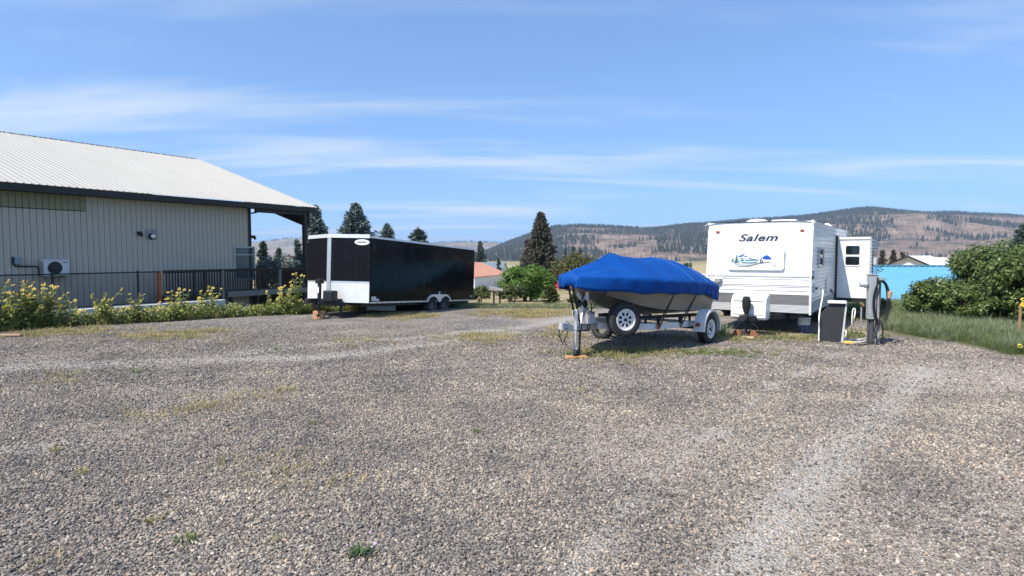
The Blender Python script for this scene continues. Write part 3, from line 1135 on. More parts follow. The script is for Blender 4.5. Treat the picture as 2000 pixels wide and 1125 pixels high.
# window near the porch corner
ya, z1 = on_wall(456, 481)
yb, _ = on_wall(497, 481)
_, z0 = on_wall(476, 547)
wd = MB()
wd.box(WX - .01, WX + .05, ya, yb, z0, z0 + .07).box(WX - .01, WX + .05, ya, yb, z1 - .07, z1)
wd.box(WX - .01, WX + .05, ya, ya + .07, z0 + .07, z1 - .07).box(WX - .01, WX + .05, yb - .07, yb, z0 + .07, z1 - .07)
win = wd.build('window', mat('window_frame_grey', (.42, .42, .40), .5), ws)
MB().box(WX - .005, WX + .02, ya + .07, yb - .07, z0 + .07, z1 - .07).build('pane', mat('grey_window_glass', (.10, .13, .135), .06, var=.35, scale=1.2), win)
MB().box(WX, WX + .045, ya + .07, yb - .07, (z0 + z1) / 2 + .38, (z0 + z1) / 2 + .42).build('sash_rail', mat('window_frame_grey', (.42, .42, .40)), win)
for px_, py_ in ((271, 456), (493, 463)):
    yq, zq = on_wall(px_, py_)
    f = MB().box(WX, WX + .12, yq - .08, yq + .08, zq - .06, zq + .08)
    f.tube([(WX + .1, yq, zq), (WX + .2, yq, zq - .07)], [.05, .07], 10)
    f.build('flood_light', BLACK, ws)
yq, zq = on_wall(295.5, 462)
MB().box(WX, WX + .02, yq - .24, yq + .24, zq - .12, zq + .30).build('cover_plate', mat('plate_grey', (.27, .27, .265), .7), ws)
MB().lathe([(.13, .02), (.13, .10), (.10, .13)], (WX, yq, zq), (1, 0, 0), 20).build('exhaust_hood', STEEL_DARK, ws)
MB().lathe([(.0, .12), (.06, .145), (.095, .12)], (WX, yq + .02, zq + .01), (1, 0, 0), 16).build('vent_cap', ALU, ws)
# outdoor air conditioning unit on its bracket, with conduit and junction box
ya, z1 = on_wall(75, 508)
yb, _ = on_wall(125, 508)
_, z0 = on_wall(100, 538)
ACX = WX + .10
ac = thing('air_conditioner', 'white outdoor air conditioning unit hung on the workshop wall', 'air conditioner', Vector((-10.23, 31.9, 0)), -BA)
ACW = mat('ac_white', (.62, .62, .60), .45, var=.04)
MB().box(ACX, ACX + .30, ya, yb, z0, z1).build('cabinet', ACW, ac, .012)
MB().box(ACX - .01, ACX + .315, ya - .012, yb + .012, z1 + .002, z1 + .03).build('top_cover', ACW, ac, .008)
fc, fr = (ya * .58 + yb * .42), (z1 - z0) * .40
MB().lathe([(0, .312), (fr, .312), (fr, .304)], (ACX, fc, (z0 + z1) / 2), (1, 0, 0), 28).build('fan_opening', BLACK, ac)
g = MB()
for k in range(5):
    r_ = fr * (k + 1) / 5
    g.tube([(ACX + .325, fc + r_ * math.cos(t), (z0 + z1) / 2 + r_ * math.sin(t)) for t in np.linspace(0, 6.283, 25)], .005, 4, False)
for t in np.linspace(0, 3.1416, 7):
    g.tube([(ACX + .325, fc - fr * math.cos(t), (z0 + z1) / 2 - fr * math.sin(t)), (ACX + .325, fc + fr * math.cos(t), (z0 + z1) / 2 + fr * math.sin(t))], .004, 4, False)
g.build('fan_grille', mat('grille_grey', (.10, .10, .10), .5), ac)
MB().box(ACX + .302, ACX + .306, yb - .20, yb - .06, z1 - .10, z1 - .075).build('name_plate', BLACK, ac)
sl = MB()
for k in range(3):
    sl.box(ACX + .06 + k * .08, ACX + .09 + k * .08, ya - .004, ya, z0 + .05, z1 - .05)
sl.build('side_louver', BLACK, ac)
MB().beam((WX, ya + .12, z0 - .05), (ACX + .32, ya + .12, z0 - .05), .05, .05).beam((WX, yb - .12, z0 - .05), (ACX + .32, yb - .12, z0 - .05), .05, .05).build('bracket', GALV, ac)
yj, zj = on_wall(33, 508)
jb = thing('junction_box', 'small grey junction box with black conduit beside the air conditioner', 'junction box', Vector((-10.23, 31.9, 0)), -BA)
MB().box(WX, WX + .13, yj - .10, yj + .10, zj - .15, zj + .10).build('box', mat('box_teal_grey', (.24, .29, .30), .5), jb, .01)
MB().tube([(WX + .05, yj - .14, zj + .12), (WX + .06, yj - .15, zj - .12), (WX + .08, yj - .08, zj - .21), (WX + .08, yj + .1, zj - .22), (WX + .1, ya - .06, zj - .23), (WX + .12, ya - .03, z0)], .028, 8).build('conduit', BLACK, jb)

# concrete edge that holds the workshop ground
CONC = mat('pale_concrete', (.58, .565, .53), .85, var=.2, scale=3, bump=.006, bscale=20)
kb = thing('retaining_kerb', 'low pale concrete retaining kerb between fence and sunflowers', 'kerb', Vector((-10.23, 31.9, 0)), -BA)
MB().box(.55, 1.30, Y0, -5.95, -1.3, .03).build('kerb_block', CONC, kb, .02)

# ------------------------------------------------------------------ deck with railing
DECK = mat('dark_stained_wood', (.035, .027, .022), .75, var=.35, scale=5)
DECKG = mat('grey_deck_edge', (.20, .185, .165), .8, var=.2, scale=4)


def on_front(px, py, xo=.05):
    d = ray(px, py)
    n = Vector((.854, -.52, 0))
    p0 = Vector((-10.23, 31.9, 0)) + n * xo
    t = (p0 - Vector((0, 0, CAM_H))).dot(n) / d.dot(n)
    q = Vector((0, 0, CAM_H)) + d * t
    return (q - Vector((-10.23, 31.9, 0))).dot(Vector((.52, .854, 0))), q.z


dk = thing('deck', 'dark stained raised timber deck with baluster railing against the workshop', 'deck', Vector((-10.23, 31.9, 0)), -BA)
dy0, rz = on_front(318, 528)
dy1 = -.6
fz = on_front(440, 572)[1]
for k in range(6):
    x0 = WX - .02 + (.52 / 6) * k
    MB().box(x0, x0 + .08, dy0, dy1, fz, fz + .04).build('deck_plank', DECKG, dk)
ystep = on_front(443, 560)[0]
MB().box(.09, .13, ystep, dy1, fz - .20, fz + .045).build('edge_board', DECKG, dk)
MB().box(.05, .085, dy0, ystep, fz - .22, fz - .002).build('rim_joist', DECK, dk)
rail = MB().box(.02, .14, dy0, dy1, rz - .045, rz).build('hand_rail', DECK, dk, .006)
MB().box(.05, .10, dy0, dy1, rz - .13, rz - .05).build('upper_rail', DECK, dk)
MB().box(.05, .10, dy0, dy1, fz + .07, fz + .13).build('lower_rail', DECK, dk)
bmesh_ = MB().box(.055, .095, -.02, .02, fz + .131, rz - .131).mesh('baluster', DECK)
post_y = [on_front(x, 545)[0] for x in (379, 399, 434, 505, 546)]
y = dy0 + .12
while y < dy1:
    if all(abs(y - q) > .09 for q in post_y):
        link('baluster', bmesh_, dk).location = (0, y, 0)
    y += .125
for i, q in enumerate(post_y):
    MB().box(.03, .12, q - .06, q + .06, fz - .3, rz - .046).build('rail_post', DECKG if i in (2, 4) else DECK, dk)
q0, q1 = on_front(551, 550)[0], on_front(588, 550)[0]
MB().box(-.02, .03, q0, q1, fz - .1, rz - .14).build('rail_screen', DECK, dk)
MB().box(WX - .02, WX - .01, ystep, -.5, -1.2, fz - .01).build('under_deck_shade', mat('under_deck_shade_black', (.012, .011, .010), .9), dk)  # near-black sheet stands in for the shade below the raised deck
for q in np.linspace(ystep + .2, -.7, 4):
    MB().box(-.06, .06, q - .06, q + .06, -1.25, fz - .001).build('deck_post', DECK, dk)
# sunlit orange end post
oy, ozt = on_front(315, 529)
_, ozb = on_front(315, 580)
tag(MB().box(.0, .12, oy - .16, oy - .04, -.05, ozt - .01).build('cedar_post', mat('orange_cedar', (.50, .135, .035), .7, var=.3, scale=5, stretch=(4, 4, .4)), None, .008),
    'orange cedar post where the deck railing meets the wire fence', 'post')
bpy.data.objects['cedar_post'].location = (-10.23, 31.9, 0)
bpy.data.objects['cedar_post'].rotation_euler = (0, 0, -BA)

# ------------------------------------------------------------------ chain link fence
fn = thing('chain_link_fence', 'black chain link fence with top rail in front of the workshop', 'fence', Vector((-10.23, 31.9, 0)), -BA)
FX = .30
_, fzt = on_front(150, 534.5, FX)
fy0, fy1 = Y0 + 4, oy - .2
MB().cyl((FX, fy0, fzt), (FX, fy1, fzt), .024, 8).build('top_rail', BLACK, fn)
for px_ in (-75, 102, 269):
    q = on_front(px_, 540, FX)[0]
    MB().cyl((FX, q, -.1), (FX, q, fzt + .03), .038, 10).lathe([(.0, .05), (.035, .035), (.045, 0)], (FX, q, fzt + .03), (0, 0, 1), 10).build('fence_post', BLACK, fn)
wires = MB()
hgt, step = fzt - .03, .085
Hn = hgt / step
y = fy0 - hgt
while y < fy1:
    for sg in (1, -1):
        a, b_ = (y, .03), (y + hgt, fzt)
        if sg < 0:
            a, b_ = (y, fzt), (y + hgt, .03)
        # clip to the fence length
        pa, pb = Vector((FX + sg * .003, a[0], a[1])), Vector((FX + sg * .003, b_[0], b_[1]))
        t0 = max(0, (fy0 - pa.y) / (pb.y - pa.y))
        t1 = min(1, (fy1 - pa.y) / (pb.y - pa.y))
        if t1 > t0:
            wires.tube([pa.lerp(pb, t0), pa.lerp(pb, t1)], .0032, 3, False)
    y += step
kind(wires.build('wire_mesh', BLACK, fn), 'stuff')
# ------------------------------------------------------------------ wheels
def wheel(parent, c, r, w, rim_m, style, side=1, name='wheel'):
    """wheel about the local x axis at c; side +1 faces +x. tyre is the part, rim its sub-part"""
    rr = r * .60
    t = MB()
    prof = [(rr, -.42 * w), (rr + .02, -.48 * w), (r * .84, -.5 * w), (r * .95, -.44 * w), (r, -.36 * w)]
    for k in range(4):
        a = -.30 + k * .2
        prof += [(r, (a - .06) * w), (r - .012, (a - .045) * w), (r - .012, (a + .045) * w), (r, (a + .06) * w)]
    prof += [(r, .36 * w), (r * .95, .44 * w), (r * .84, .5 * w), (rr + .02, .48 * w), (rr, .42 * w), (rr, -.42 * w)]
    t.lathe(prof, (0, 0, 0), (side, 0, 0), 40)
    o = t.build(name, RUBBER, parent)
    o.location = c
    q = MB()
    q.lathe([(rr + .004, .40 * w), (rr + .012, .47 * w), (rr - .012, .46 * w), (rr - .02, .30 * w), (rr * .90, .24 * w)], (0, 0, 0), (side, 0, 0), 36)
    if style == 'spoke':
        q.lathe([(rr * .90, .24 * w), (rr * .72, .27 * w)], (0, 0, 0), (side, 0, 0), 36)
        q.lathe([(rr * .40, .30 * w), (rr * .18, .31 * w), (.0, .31 * w)], (0, 0, 0), (side, 0, 0), 36)
        for k in range(8):
            a0 = k * math.pi / 4
            p = []
            for rad, half in ((rr * .385, .10), (rr * .74, .17)):
                for s_ in (-1, 1):
                    p.append((rad, a0 + s_ * half * (rr * .74 / rad) ** .3))
            (ra, a1), (_, a2), (rb_, a3), (_, a4) = p
            P = lambda rad, an, h: (side * h, rad * math.cos(an), rad * math.sin(an))
            q.prism([P(ra, a1, .305 * w), P(rb_, a3, .275 * w), P(rb_, a4, .275 * w), P(ra, a2, .305 * w)], (-side * .012, 0, 0))
        rim = q.build('rim', rim_m, o)
        MB().lathe([(0, .18 * w), (rr * .92, .16 * w)], (0, 0, 0), (side, 0, 0), 24).build('rim_backing', BLACK, rim)
        MB().lathe([(rr * .17, .312 * w), (rr * .16, .42 * w), (rr * .10, .45 * w), (0, .45 * w)], (0, 0, 0), (side, 0, 0), 16).build('hub_cap', BLACK, rim)
    else:
        q.lathe([(rr * .90, .24 * w), (rr * .7, .36 * w), (rr * .45, .30 * w), (rr * .2, .30 * w), (rr * .18, .42 * w), (0, .43 * w)], (0, 0, 0), (side, 0, 0), 36)
        rim = q.build('rim', rim_m, o)
        b = MB()
        for k in range(6):
            a0 = k * math.pi / 3
            b.lathe([(.0, .365 * w), (.022, .365 * w)], (0, rr * .62 * math.cos(a0), rr * .62 * math.sin(a0)), (side, 0, 0), 8)
        b.build('rim_slot', BLACK, rim)
    MB().lathe([(0, -.40 * w), (rr, -.40 * w)], (0, 0, 0), (side, 0, 0), 20).build('inner_disc', BLACK, o)
    return o


# ------------------------------------------------------------------ black box trailer (local: origin under the right front body corner, y to the rear)
ct_p = at(720, 592, 18.6)
CT_A, CT_PITCH = R(26.2), R(3.0)
ct = thing('cargo_trailer', 'black enclosed box trailer with silver v nose and tandem wheels', 'trailer', (ct_p.x, ct_p.y, 0.0), -CT_A, -CT_PITCH)


def gloss_black():
    m = mat('gloss_black_skin', (.006, .006, .008), .10, var=.2, spec=.12, bump=.012, bscale=1.3)
    return m


GB = gloss_black()
GB2 = mat('nose_black_skin', (.006, .006, .007), .35, var=.2, bump=.004, bscale=3, spec=.12)
Z0, Z1, LEN, WID = .47, 2.50, 6.35, 2.45
xr_, xl_ = 0.0, -WID
nose = [(xr_, 0), (-.66 * WID + .0, -1.02), (-.86 * WID, -.92), (xl_, -.05)]
NP = [(xr_, 0), (-1.13, -.42), (-1.28, -.42), (xl_, -.02)]
side = MB().box(xr_ - .03, xr_, .012, LEN, Z0, Z1 - .055)
side.build('side_panel', GB, ct)
MB().box(xl_, xl_ + .03, .012, LEN, Z0, Z1 - .055).build('side_panel', GB, ct)
MB().box(xl_ + .031, xr_ - .031, LEN - .04, LEN, Z0, Z1 - .055).build('rear_door', GB, ct)
MB().prism([(xr_ - .01, -.0, Z1 - .05), (NP[1][0], NP[1][1] + .01, Z1 - .05), (NP[2][0], NP[2][1] + .01, Z1 - .05), (xl_ + .01, .0, Z1 - .05), (xl_ + .01, LEN - .01, Z1 - .05), (xr_ - .01, LEN - .01, Z1 - .05)], (0, 0, .045)).build('roof', ALU, ct)
MB().prism([(xr_ - .04, 0.02, Z0 + .01), (NP[1][0], NP[1][1] + .04, Z0 + .01), (NP[2][0], NP[2][1] + .04, Z0 + .01), (xl_ + .04, .02, Z0 + .01), (xl_ + .04, LEN - .05, Z0 + .01), (xr_ - .04, LEN - .05, Z0 + .01)], (0, 0, .05)).build('floor', BLACK, ct)


def nose_face(a, b, z0, z1, name, m, out=.03, e0=0.0, e1=0.0):
    a, b = Vector((*a, 0)), Vector((*b, 0))
    d = (b - a).normalized()
    n = Vector((-d.y, d.x, 0))
    if n.y > 0:
        n = -n
    a, b = a + d * e0, b - d * e1
    return MB().prism([a + Vector((0, 0, z0)), b + Vector((0, 0, z0)), b + Vector((0, 0, z1)), a + Vector((0, 0, z1))], n * out).build(name, m, ct), d, n


KICK = .47 + .62
TREAD = mat('tread_plate', (.72, .71, .69), .45, .25, var=.06, bump=.003, bscale=60)
for a, b in ((NP[0], NP[1]), (NP[2], NP[3])):
    _, d_, n_ = nose_face(a, b, KICK + .012, Z1 - .058, 'nose_panel', GB2, .02)
    nose_face(a, b, Z0, KICK, 'stone_guard', TREAD, .024)
    nose_face(a, b, KICK - .006, KICK + .03, 'guard_trim', ALU, .03)
    rv = MB()
    A_, B_ = Vector((*a, 0)), Vector((*b, 0))
    for f_ in (.04, .33, .64, .96):
        p = A_.lerp(B_, f_) + n_ * .02
        for z in np.arange(KICK + .1, Z1 - .1, .14):
            rv.add([p + Vector((0, 0, z)) + n_ * .006] + [p + Vector((d_.x * .012 * math.cos(t), d_.y * .012 * math.cos(t), z + .012 * math.sin(t))) for t in np.linspace(0, 5.24, 6)],
                   [(0, 1 + k, 1 + (k + 1) % 6) for k in range(6)])
    rv.build('rivet_row', STEEL_DARK, ct)
nose_face(NP[1], NP[2], Z0, Z1 - .05, 'nose_post', ALU, .045)
# top trim rails
tr = MB()
for a, b in ((NP[0], NP[1]), (NP[1], NP[2]), (NP[2], NP[3])):
    tr.beam((a[0], a[1] - .02, Z1 - .005), (b[0], b[1] - .02, Z1 - .005), .06, .11)
tr.build('top_trim', mat('bright_trim', (.8, .8, .79), .3, .4, var=.03), ct)
MB().beam((xr_ + .004, .0, Z1 - .02), (xr_ + .004, LEN, Z1 - .02), .035, .06).build('roof_rail', ALU, ct)
MB().beam((xl_ - .004, .0, Z1 - .02), (xl_ - .004, LEN, Z1 - .02), .035, .06).build('roof_rail', ALU, ct)
sk = MB()
for k in range(20):
    y0 = .02 + k * LEN / 20
    sk.box(xr_ + .001, xr_ + .018, y0, y0 + LEN / 20 - .03, Z0 - .015, Z0 + .035)
sk.build('bottom_trim', ALU, ct)
MB().box(xr_ - .02, xr_ + .012, LEN - .05, LEN + .012, Z0, Z1 - .03).build('rear_corner_post', STEEL_DARK, ct)
MB().box(xr_ - .02, xr_ + .010, -.012, .035, Z0, Z1 - .05).build('front_corner_post', GB, ct)
# side panel seams and rivets
sm = MB()
for y in np.arange(.62, LEN - .2, 1.22):
    sm.box(xr_ + .0005, xr_ + .004, y, y + .02, Z0 + .04, Z1 - .06)
sm.build('panel_seam', GB, ct)
# oval maker's plate, low white reflector sheets, marker lights
ov = Vector((*NP[0], 0)).lerp(Vector((*NP[1], 0)), .21)
dd = (Vector((*NP[1], 0)) - Vector((*NP[0], 0))).normalized()
nn = Vector((dd.y, -dd.x, 0)) if Vector((dd.y, -dd.x, 0)).y < 0 else Vector((-dd.y, dd.x, 0))
oc = ov + nn * .024 + Vector((0, 0, Z1 - .185))
E = lambda a, b, o_, n=28: [oc + dd * a * math.cos(t) + Vector((0, 0, b * math.sin(t))) + nn * o_ for t in np.linspace(0, 6.283, n, endpoint=False)]
plate = MB().prism(E(.235, .088, 0), nn * .004).build('oval_badge', WHITE, ct)
wv = MB()
xs_ = [-.13, -.10, -.05, -.02, .02, .06, .09, .14]
for i, x_ in enumerate(xs_):
    c_ = oc + dd * x_ + nn * .005
    wv.prism([c_ + Vector((0, 0, -.02)), c_ + dd * .022 + Vector((0, 0, -.02)), c_ + dd * .022 + Vector((0, 0, .018 + .01 * (i % 3))), c_ + Vector((0, 0, .018 + .01 * (i % 3)))], nn * .002)
wv.prism(E(.16, .008, .005), nn * .002)
wv.build('badge_lettering', mat('badge_grey', (.12, .12, .12), .5), plate)
STK = mat('sticker_white', (.55, .57, .58), .5)
MB().box(xr_ + .001, xr_ + .005, .10, .32, Z0 + .06, Z0 + .20).build('sticker', STK, ct)
MB().box(xr_ + .005, xr_ + .008, .13, .30, Z0 + .14, Z0 + .165).build('sticker_print', WHITE, ct)
MB().box(xr_ + .001, xr_ + .006, .32, .46, Z0 + .05, Z0 + .13).build('sticker', STK, ct)
MB().box(xr_ + .001, xr_ + .02, LEN - .28, LEN - .10, Z0 + .13, Z0 + .19).build('marker_light', mat('marker_clear', (.45, .42, .40), .3), ct)
MB().box(xr_ + .001, xr_ + .02, .14, .20, Z1 - .42, Z1 - .22).build('door_hinge', STEEL_DARK, ct)
# chassis, axles, tandem wheels and fender
ch = MB()
for x_ in (xl_ + .25, xr_ - .25):
    ch.box(x_ - .04, x_ + .04, .0, LEN - .02, Z0 - .12, Z0 + .009)
for y_ in np.arange(.2, LEN, .8):
    ch.box(xl_ + .3, xr_ - .3, y_, y_ + .06, Z0 - .09, Z0 - .005)
ch.build('chassis', STEEL_DARK, ct)
WR = .335
wy1, wy2 = 3.42, 4.22
wz = .24
RIMD = mat('dark_grey_rim', (.10, .10, .105), .4, .5, var=.15)
for x_, s_ in ((xr_ - .055, 1), (xl_ + .055, -1)):
    for y_ in (wy1, wy2):
        wheel(ct, (x_, y_, wz), WR, .21, RIMD, 'dish', s_)
for y_ in (wy1, wy2):
    MB().cyl((xl_ + .2, y_, wz), (xr_ - .2, y_, wz), .045, 10).build('axle', STEEL_DARK, ct)
# wheel well (black) and aluminium double arch fender
fo = []
fr_o, fr_i = .46, .385
cz = wz + .02
arc = lambda yc, r_, a0, a1, n=12: [(yc + r_ * math.cos(t), cz + r_ * math.sin(t)) for t in np.linspace(a0, a1, n)]
outer = [(wy1 - fr_o, Z0 - .02)] + arc(wy1, fr_o, R(165), R(92)) + arc(wy2, fr_o, R(88), R(15)) + [(wy2 + fr_o, Z0 - .02)]
inner = [(wy2 + fr_i, Z0 - .02)] + arc(wy2, fr_i, R(15), R(150)) + [((wy1 + wy2) / 2, cz + .12)] + arc(wy1, fr_i, R(30), R(165)) + [(wy1 - fr_i, Z0 - .02)]
fd = MB()
n_o = len(outer)
# strip of quads between outer and inner outlines (same point count on both)
inner_r = inner[::-1]
def resample(p, n):
    d = [0]
    for a, b in zip(p[:-1], p[1:]):
        d.append(d[-1] + math.hypot(b[0] - a[0], b[1] - a[1]))
    t = np.linspace(0, d[-1], n)
    return list(zip(np.interp(t, d, [q[0] for q in p]), np.interp(t, d, [q[1] for q in p])))
# match by y so that the web between the arches stays filled
ysamp = np.linspace(wy1 - fr_o, wy2 + fr_o, 61)
oz = np.interp(ysamp, [p[0] for p in outer], [p[1] for p in outer])
def arch_z(y):
    best = Z0 - .02
    for yc in (wy1, wy2):
        if abs(y - yc) < fr_i:
            best = max(best, cz + math.sqrt(fr_i ** 2 - (y - yc) ** 2))
    if wy1 < y < wy2:
        best = max(best, cz + .16)
    return best
iz = [arch_z(y) for y in ysamp]
rows = [[(xr_ + .06, y, max(a, b + .004)) for y, a, b in zip(ysamp, oz, iz)], [(xr_ + .06, y, b) for y, b in zip(ysamp, iz)]]
fd.grid(rows, smooth=False)
fd.grid([[(xr_ + .001, y, max(a, b + .004)) for y, a, b in zip(ysamp, oz, iz)], rows[0]], smooth=False)
fd.build('fender', ALU, ct)
MB().box(xr_ + .03, xr_ + .066, (wy1 + wy2) / 2 - .02, (wy1 + wy2) / 2 + .02, cz + .36, cz + .56).build('fender_light', WHITE, ct)
well = MB()
well.prism([(xr_ + .0035, y, b - .004) for y, b in zip(ysamp, iz)], (.002, 0, 0))
well.build('wheel_well', BLACK, ct)
# tongue, jack, coupler, battery box, stand legs
tg = MB()
tip = (-1.2, -1.12, Z0 - .07)
for x_ in (xr_ - .3, xl_ + .3):
    tg.beam((-1.2 + (x_ + 1.225) * .5, -.2, Z0 - .06), (tip[0] + (.06 if x_ > -1 else -.06), tip[1] + .1, Z0 - .02), .07, .13)
tg.build('tongue', STEEL_DARK, ct)
cp = MB()
cp.box(tip[0] - .07, tip[0] + .07, tip[1] - .22, tip[1] + .2, Z0 - .02, Z0 + .12)
cp.tube([(tip[0], tip[1] - .2, Z0 - .03), (tip[0], tip[1] - .2, Z0 + .09)], .075, 12)
cp.build('coupler', STEEL_DARK, ct, .01)
jx, jy = tip[0] + .0, tip[1] + .28
jk = MB()
jk.tube([(jx, jy, .10), (jx, jy, Z0 + .06)], .045, 10).tube([(jx, jy, Z0 + .0), (jx, jy, Z0 + .58)], .058, 12)
jk.box(jx - .09, jx + .09, jy - .09, jy + .09, Z0 + .56, Z0 + .70)
jk.tube([(jx, jy, .06), (jx, jy, .11)], .10, 12)
jk.build('tongue_jack', BLACK, ct, .008)
MB().box(jx - .045, jx + .03, jy - .063, jy - .059, Z0 + .28, Z0 + .46).build('jack_sticker', WHITE, ct)
bb = MB()
bb.box(tip[0] + .10, tip[0] + .46, tip[1] + .30, tip[1] + .58, Z0 + .02, Z0 + .36)
bb.build('battery_box', BLACK, ct, .04)
MB().tube([(tip[0] + .1, tip[1] + .5, Z0 + .3), (tip[0] + .12, tip[1] + .3, Z0 + .1), (tip[0] + .1, tip[1] - .05, Z0 - .15), (tip[0] + .14, tip[1] + .15, Z0 - .30), (tip[0] + .3, tip[1] + .3, .12)], .012, 6).build('cable', BLACK, ct)
lg = MB()
lg.beam((-.78, -.36, Z0), (-.78, -.36, .1), .05, .05).box(-.88, -.68, -.46, -.26, .07, .10)
lg.build('stabiliser_leg', STEEL_DARK, ct)
MB().beam((tip[0] + .02, tip[1] + .15, Z0 + .03), (-.74, -.36, Z0 + .03), .07, .16).build('tongue_step', STEEL_DARK, ct)
# cut lumber blocks under the jack
M4 = Matrix.Translation((ct_p.x, ct_p.y, 0)) @ Matrix.Rotation(-CT_A, 4, 'Z') @ Matrix.Rotation(-CT_PITCH, 4, 'X')
jw = M4 @ Vector((jx, jy, .06))
BLK = mat('cut_lumber', (.52, .27, .13), .8, var=.25, scale=8, stretch=(1, 6, 6))
zb = 0.0
hh = max(.12, (jw.z - .0) / 2 - .003)
for k in range(4):
    o = MB().box(-.17, -.012, -.09, .09, 0, hh - .003).build('lumber_block', BLK, None, .006)
    o.location = (jw.x + (.17 if k % 2 else 0) + .01 * (k // 2), jw.y + .02 * (k // 2), float(terrain(jw.x, jw.y)) + hh * (k // 2))
    o.rotation_euler = (0, 0, .08 * (k // 2) - .1)
    tag(o, ('lower', 'upper')[k // 2] + ' cut lumber block under the box trailer jack, on the ' + ('porch side', 'nose panel side')[k % 2], 'wood block', 'lumber blocks under the box trailer jack')
# white board lying behind the trailer, seen under it
o = MB().box(-.55, .55, -.02, .02, 0, .38).build('white_board', WHITE, None, .005)
o.location = tz(at(744, 600, 21.6))
o.rotation_euler = (R(-6), 0, -.25)
tag(o, 'white board propped on edge seen under the box trailer', 'board')

# loose boards at the yard edge, left
for (a_, b_), lab in ((((-60, 649), (36, 651)), 'thin tan board lying on gravel below the sunflowers, the farther of two'), (((-60, 660), (42, 657)), 'thin tan board lying on gravel below the sunflowers, the nearer of two')):
    A_, B_ = gp(*a_), gp(*b_)
    q = MB().box(0, (B_ - A_).length, -.07, .07, 0.02, .06).build('loose_board', mat('tan_board', (.42, .27, .17), .8, var=.2, scale=5, stretch=(.5, 8, 8)), None, .004)
    q.location = tz(A_)
    q.rotation_euler = (0, 0, math.atan2(B_.y - A_.y, B_.x - A_.x))
    tag(q, lab, 'board')

# ------------------------------------------------------------------ sunflowers along the yard edge
PETAL = mat('sunflower_petal', (.70, .46, .03), .6, col2=(.85, .68, .16), island=True, trans=.25)
DISC = mat('sunflower_disc', (.06, .035, .012), .9, col2=(.16, .10, .03), scale=40)
SLEAF = mat('sunflower_leaf', (.10, .13, .025), .5, col2=(.40, .43, .13), island=True, trans=.35)
STEM = mat('sunflower_stem', (.16, .20, .06), .7, col2=(.26, .27, .10), island=True)


def flower_mesh(seed, r_=.055):
    q = np.random.default_rng(seed)
    b = MB()
    n = 13
    for k in range(n):
        a = k * 6.283 / n + q.uniform(-.1, .1)
        L_ = r_ * q.uniform(.85, 1.15)
        t = q.uniform(-.012, .02)
        c, s_ = math.cos(a), math.sin(a)
        w = .24 * r_
        b.add([(c * .35 * r_, s_ * .35 * r_, .004), (c * .7 * L_ - s_ * w, s_ * .7 * L_ + c * w, t * .5 + .004), (c * L_, s_ * L_, t), (c * .7 * L_ + s_ * w, s_ * .7 * L_ - c * w, t * .5)], [(0, 3, 2, 1)])
    me = b.mesh('flower', PETAL)
    return me


def disc_mesh(r_=.055):
    return MB().lathe([(.42 * r_, .004), (.36 * r_, .016), (0, .018)], (0, 0, 0), (0, 0, 1), 10).mesh('flower_disc', DISC)


FLW = [flower_mesh(i) for i in range(4)]
DSC = disc_mesh()


def sunflower(h, seed, nfl, leaves, spread_):
    """one branching wild sunflower: stems, heart shaped leaves and flower heads"""
    q = np.random.default_rng(seed)
    root = thing('sunflower_plant', 'wild sunflower with small yellow heads growing along the yard edge', 'sunflower', group='wild sunflowers along the yard edge')
    st = MB()
    tips, leafp = [], []
    nb = max(3, nfl)
    for k in range(nb):
        a = q.uniform(0, 6.283)
        r1 = spread_ * q.uniform(.15, 1)
        top = Vector((math.cos(a) * r1, math.sin(a) * r1, h * q.uniform(.62, 1.0)))
        b0 = Vector((q.uniform(-.05, .05), q.uniform(-.05, .05), -.1))
        mid = b0.lerp(top, .5) + Vector((0, 0, .08 * h)) - Vector((math.cos(a), math.sin(a), 0)) * .25 * r1
        pts = [b0, mid, top]
        st.tube(pts, [.012, .008, .004], 5, False)
        tips.append((top, a))
        for t in q.uniform(.12, .97, leaves // nb):
            p = b0.lerp(mid, t * 2) if t < .5 else mid.lerp(top, t * 2 - 1)
            leafp.append((p, t))
    st.build('stem', STEM, root)
    n = len(leafp)
    P = np.array([p for p, _ in leafp])
    tt = np.array([t for _, t in leafp])[:, None]
    an = q.uniform(0, 6.283, n)
    U = np.stack([np.cos(an), np.sin(an), q.uniform(-.7, .35, n)], 1)
    U = unit(U) * (q.uniform(.04, .085, (n, 1)) * (1.25 - .6 * tt))
    W = unit(np.cross(U, np.array([0, 0, 1.0]) + q.normal(0, .5, (n, 3)))) * (np.linalg.norm(U, axis=1, keepdims=True) * .72)
    P = P + U * 1.35
    V = np.stack([P - U, P - U * .35 + W, P + U, P - U * .35 - W, P - U * .2 - np.array([0, 0, .012])], 1).reshape(-1, 3)
    i0 = np.arange(n)[:, None] * 5
    Fc = np.concatenate([i0 + np.array([[0, 4, 1]]), i0 + np.array([[1, 4, 2]]), i0 + np.array([[2, 4, 3]]), i0 + np.array([[3, 4, 0]])])
    link('leaf_cluster', nmesh('leaf_cluster', V, Fc, SLEAF), root)
    for k, (p, a) in enumerate(tips[:nfl]):
        d = Vector((-.55 + q.uniform(-.7, .7), -.75 + q.uniform(-.5, .5), .45 + q.uniform(-.3, .5)))
        f = link('flower_head', FLW[int(q.integers(4))], root)
        f.location = p
        f.rotation_euler = d.to_track_quat('Z', 'Y').to_euler()
        s_ = q.uniform(.8, 1.25)
        f.scale = (s_, s_, s_)
        dd_ = link('flower_disc', DSC, f)
    return root


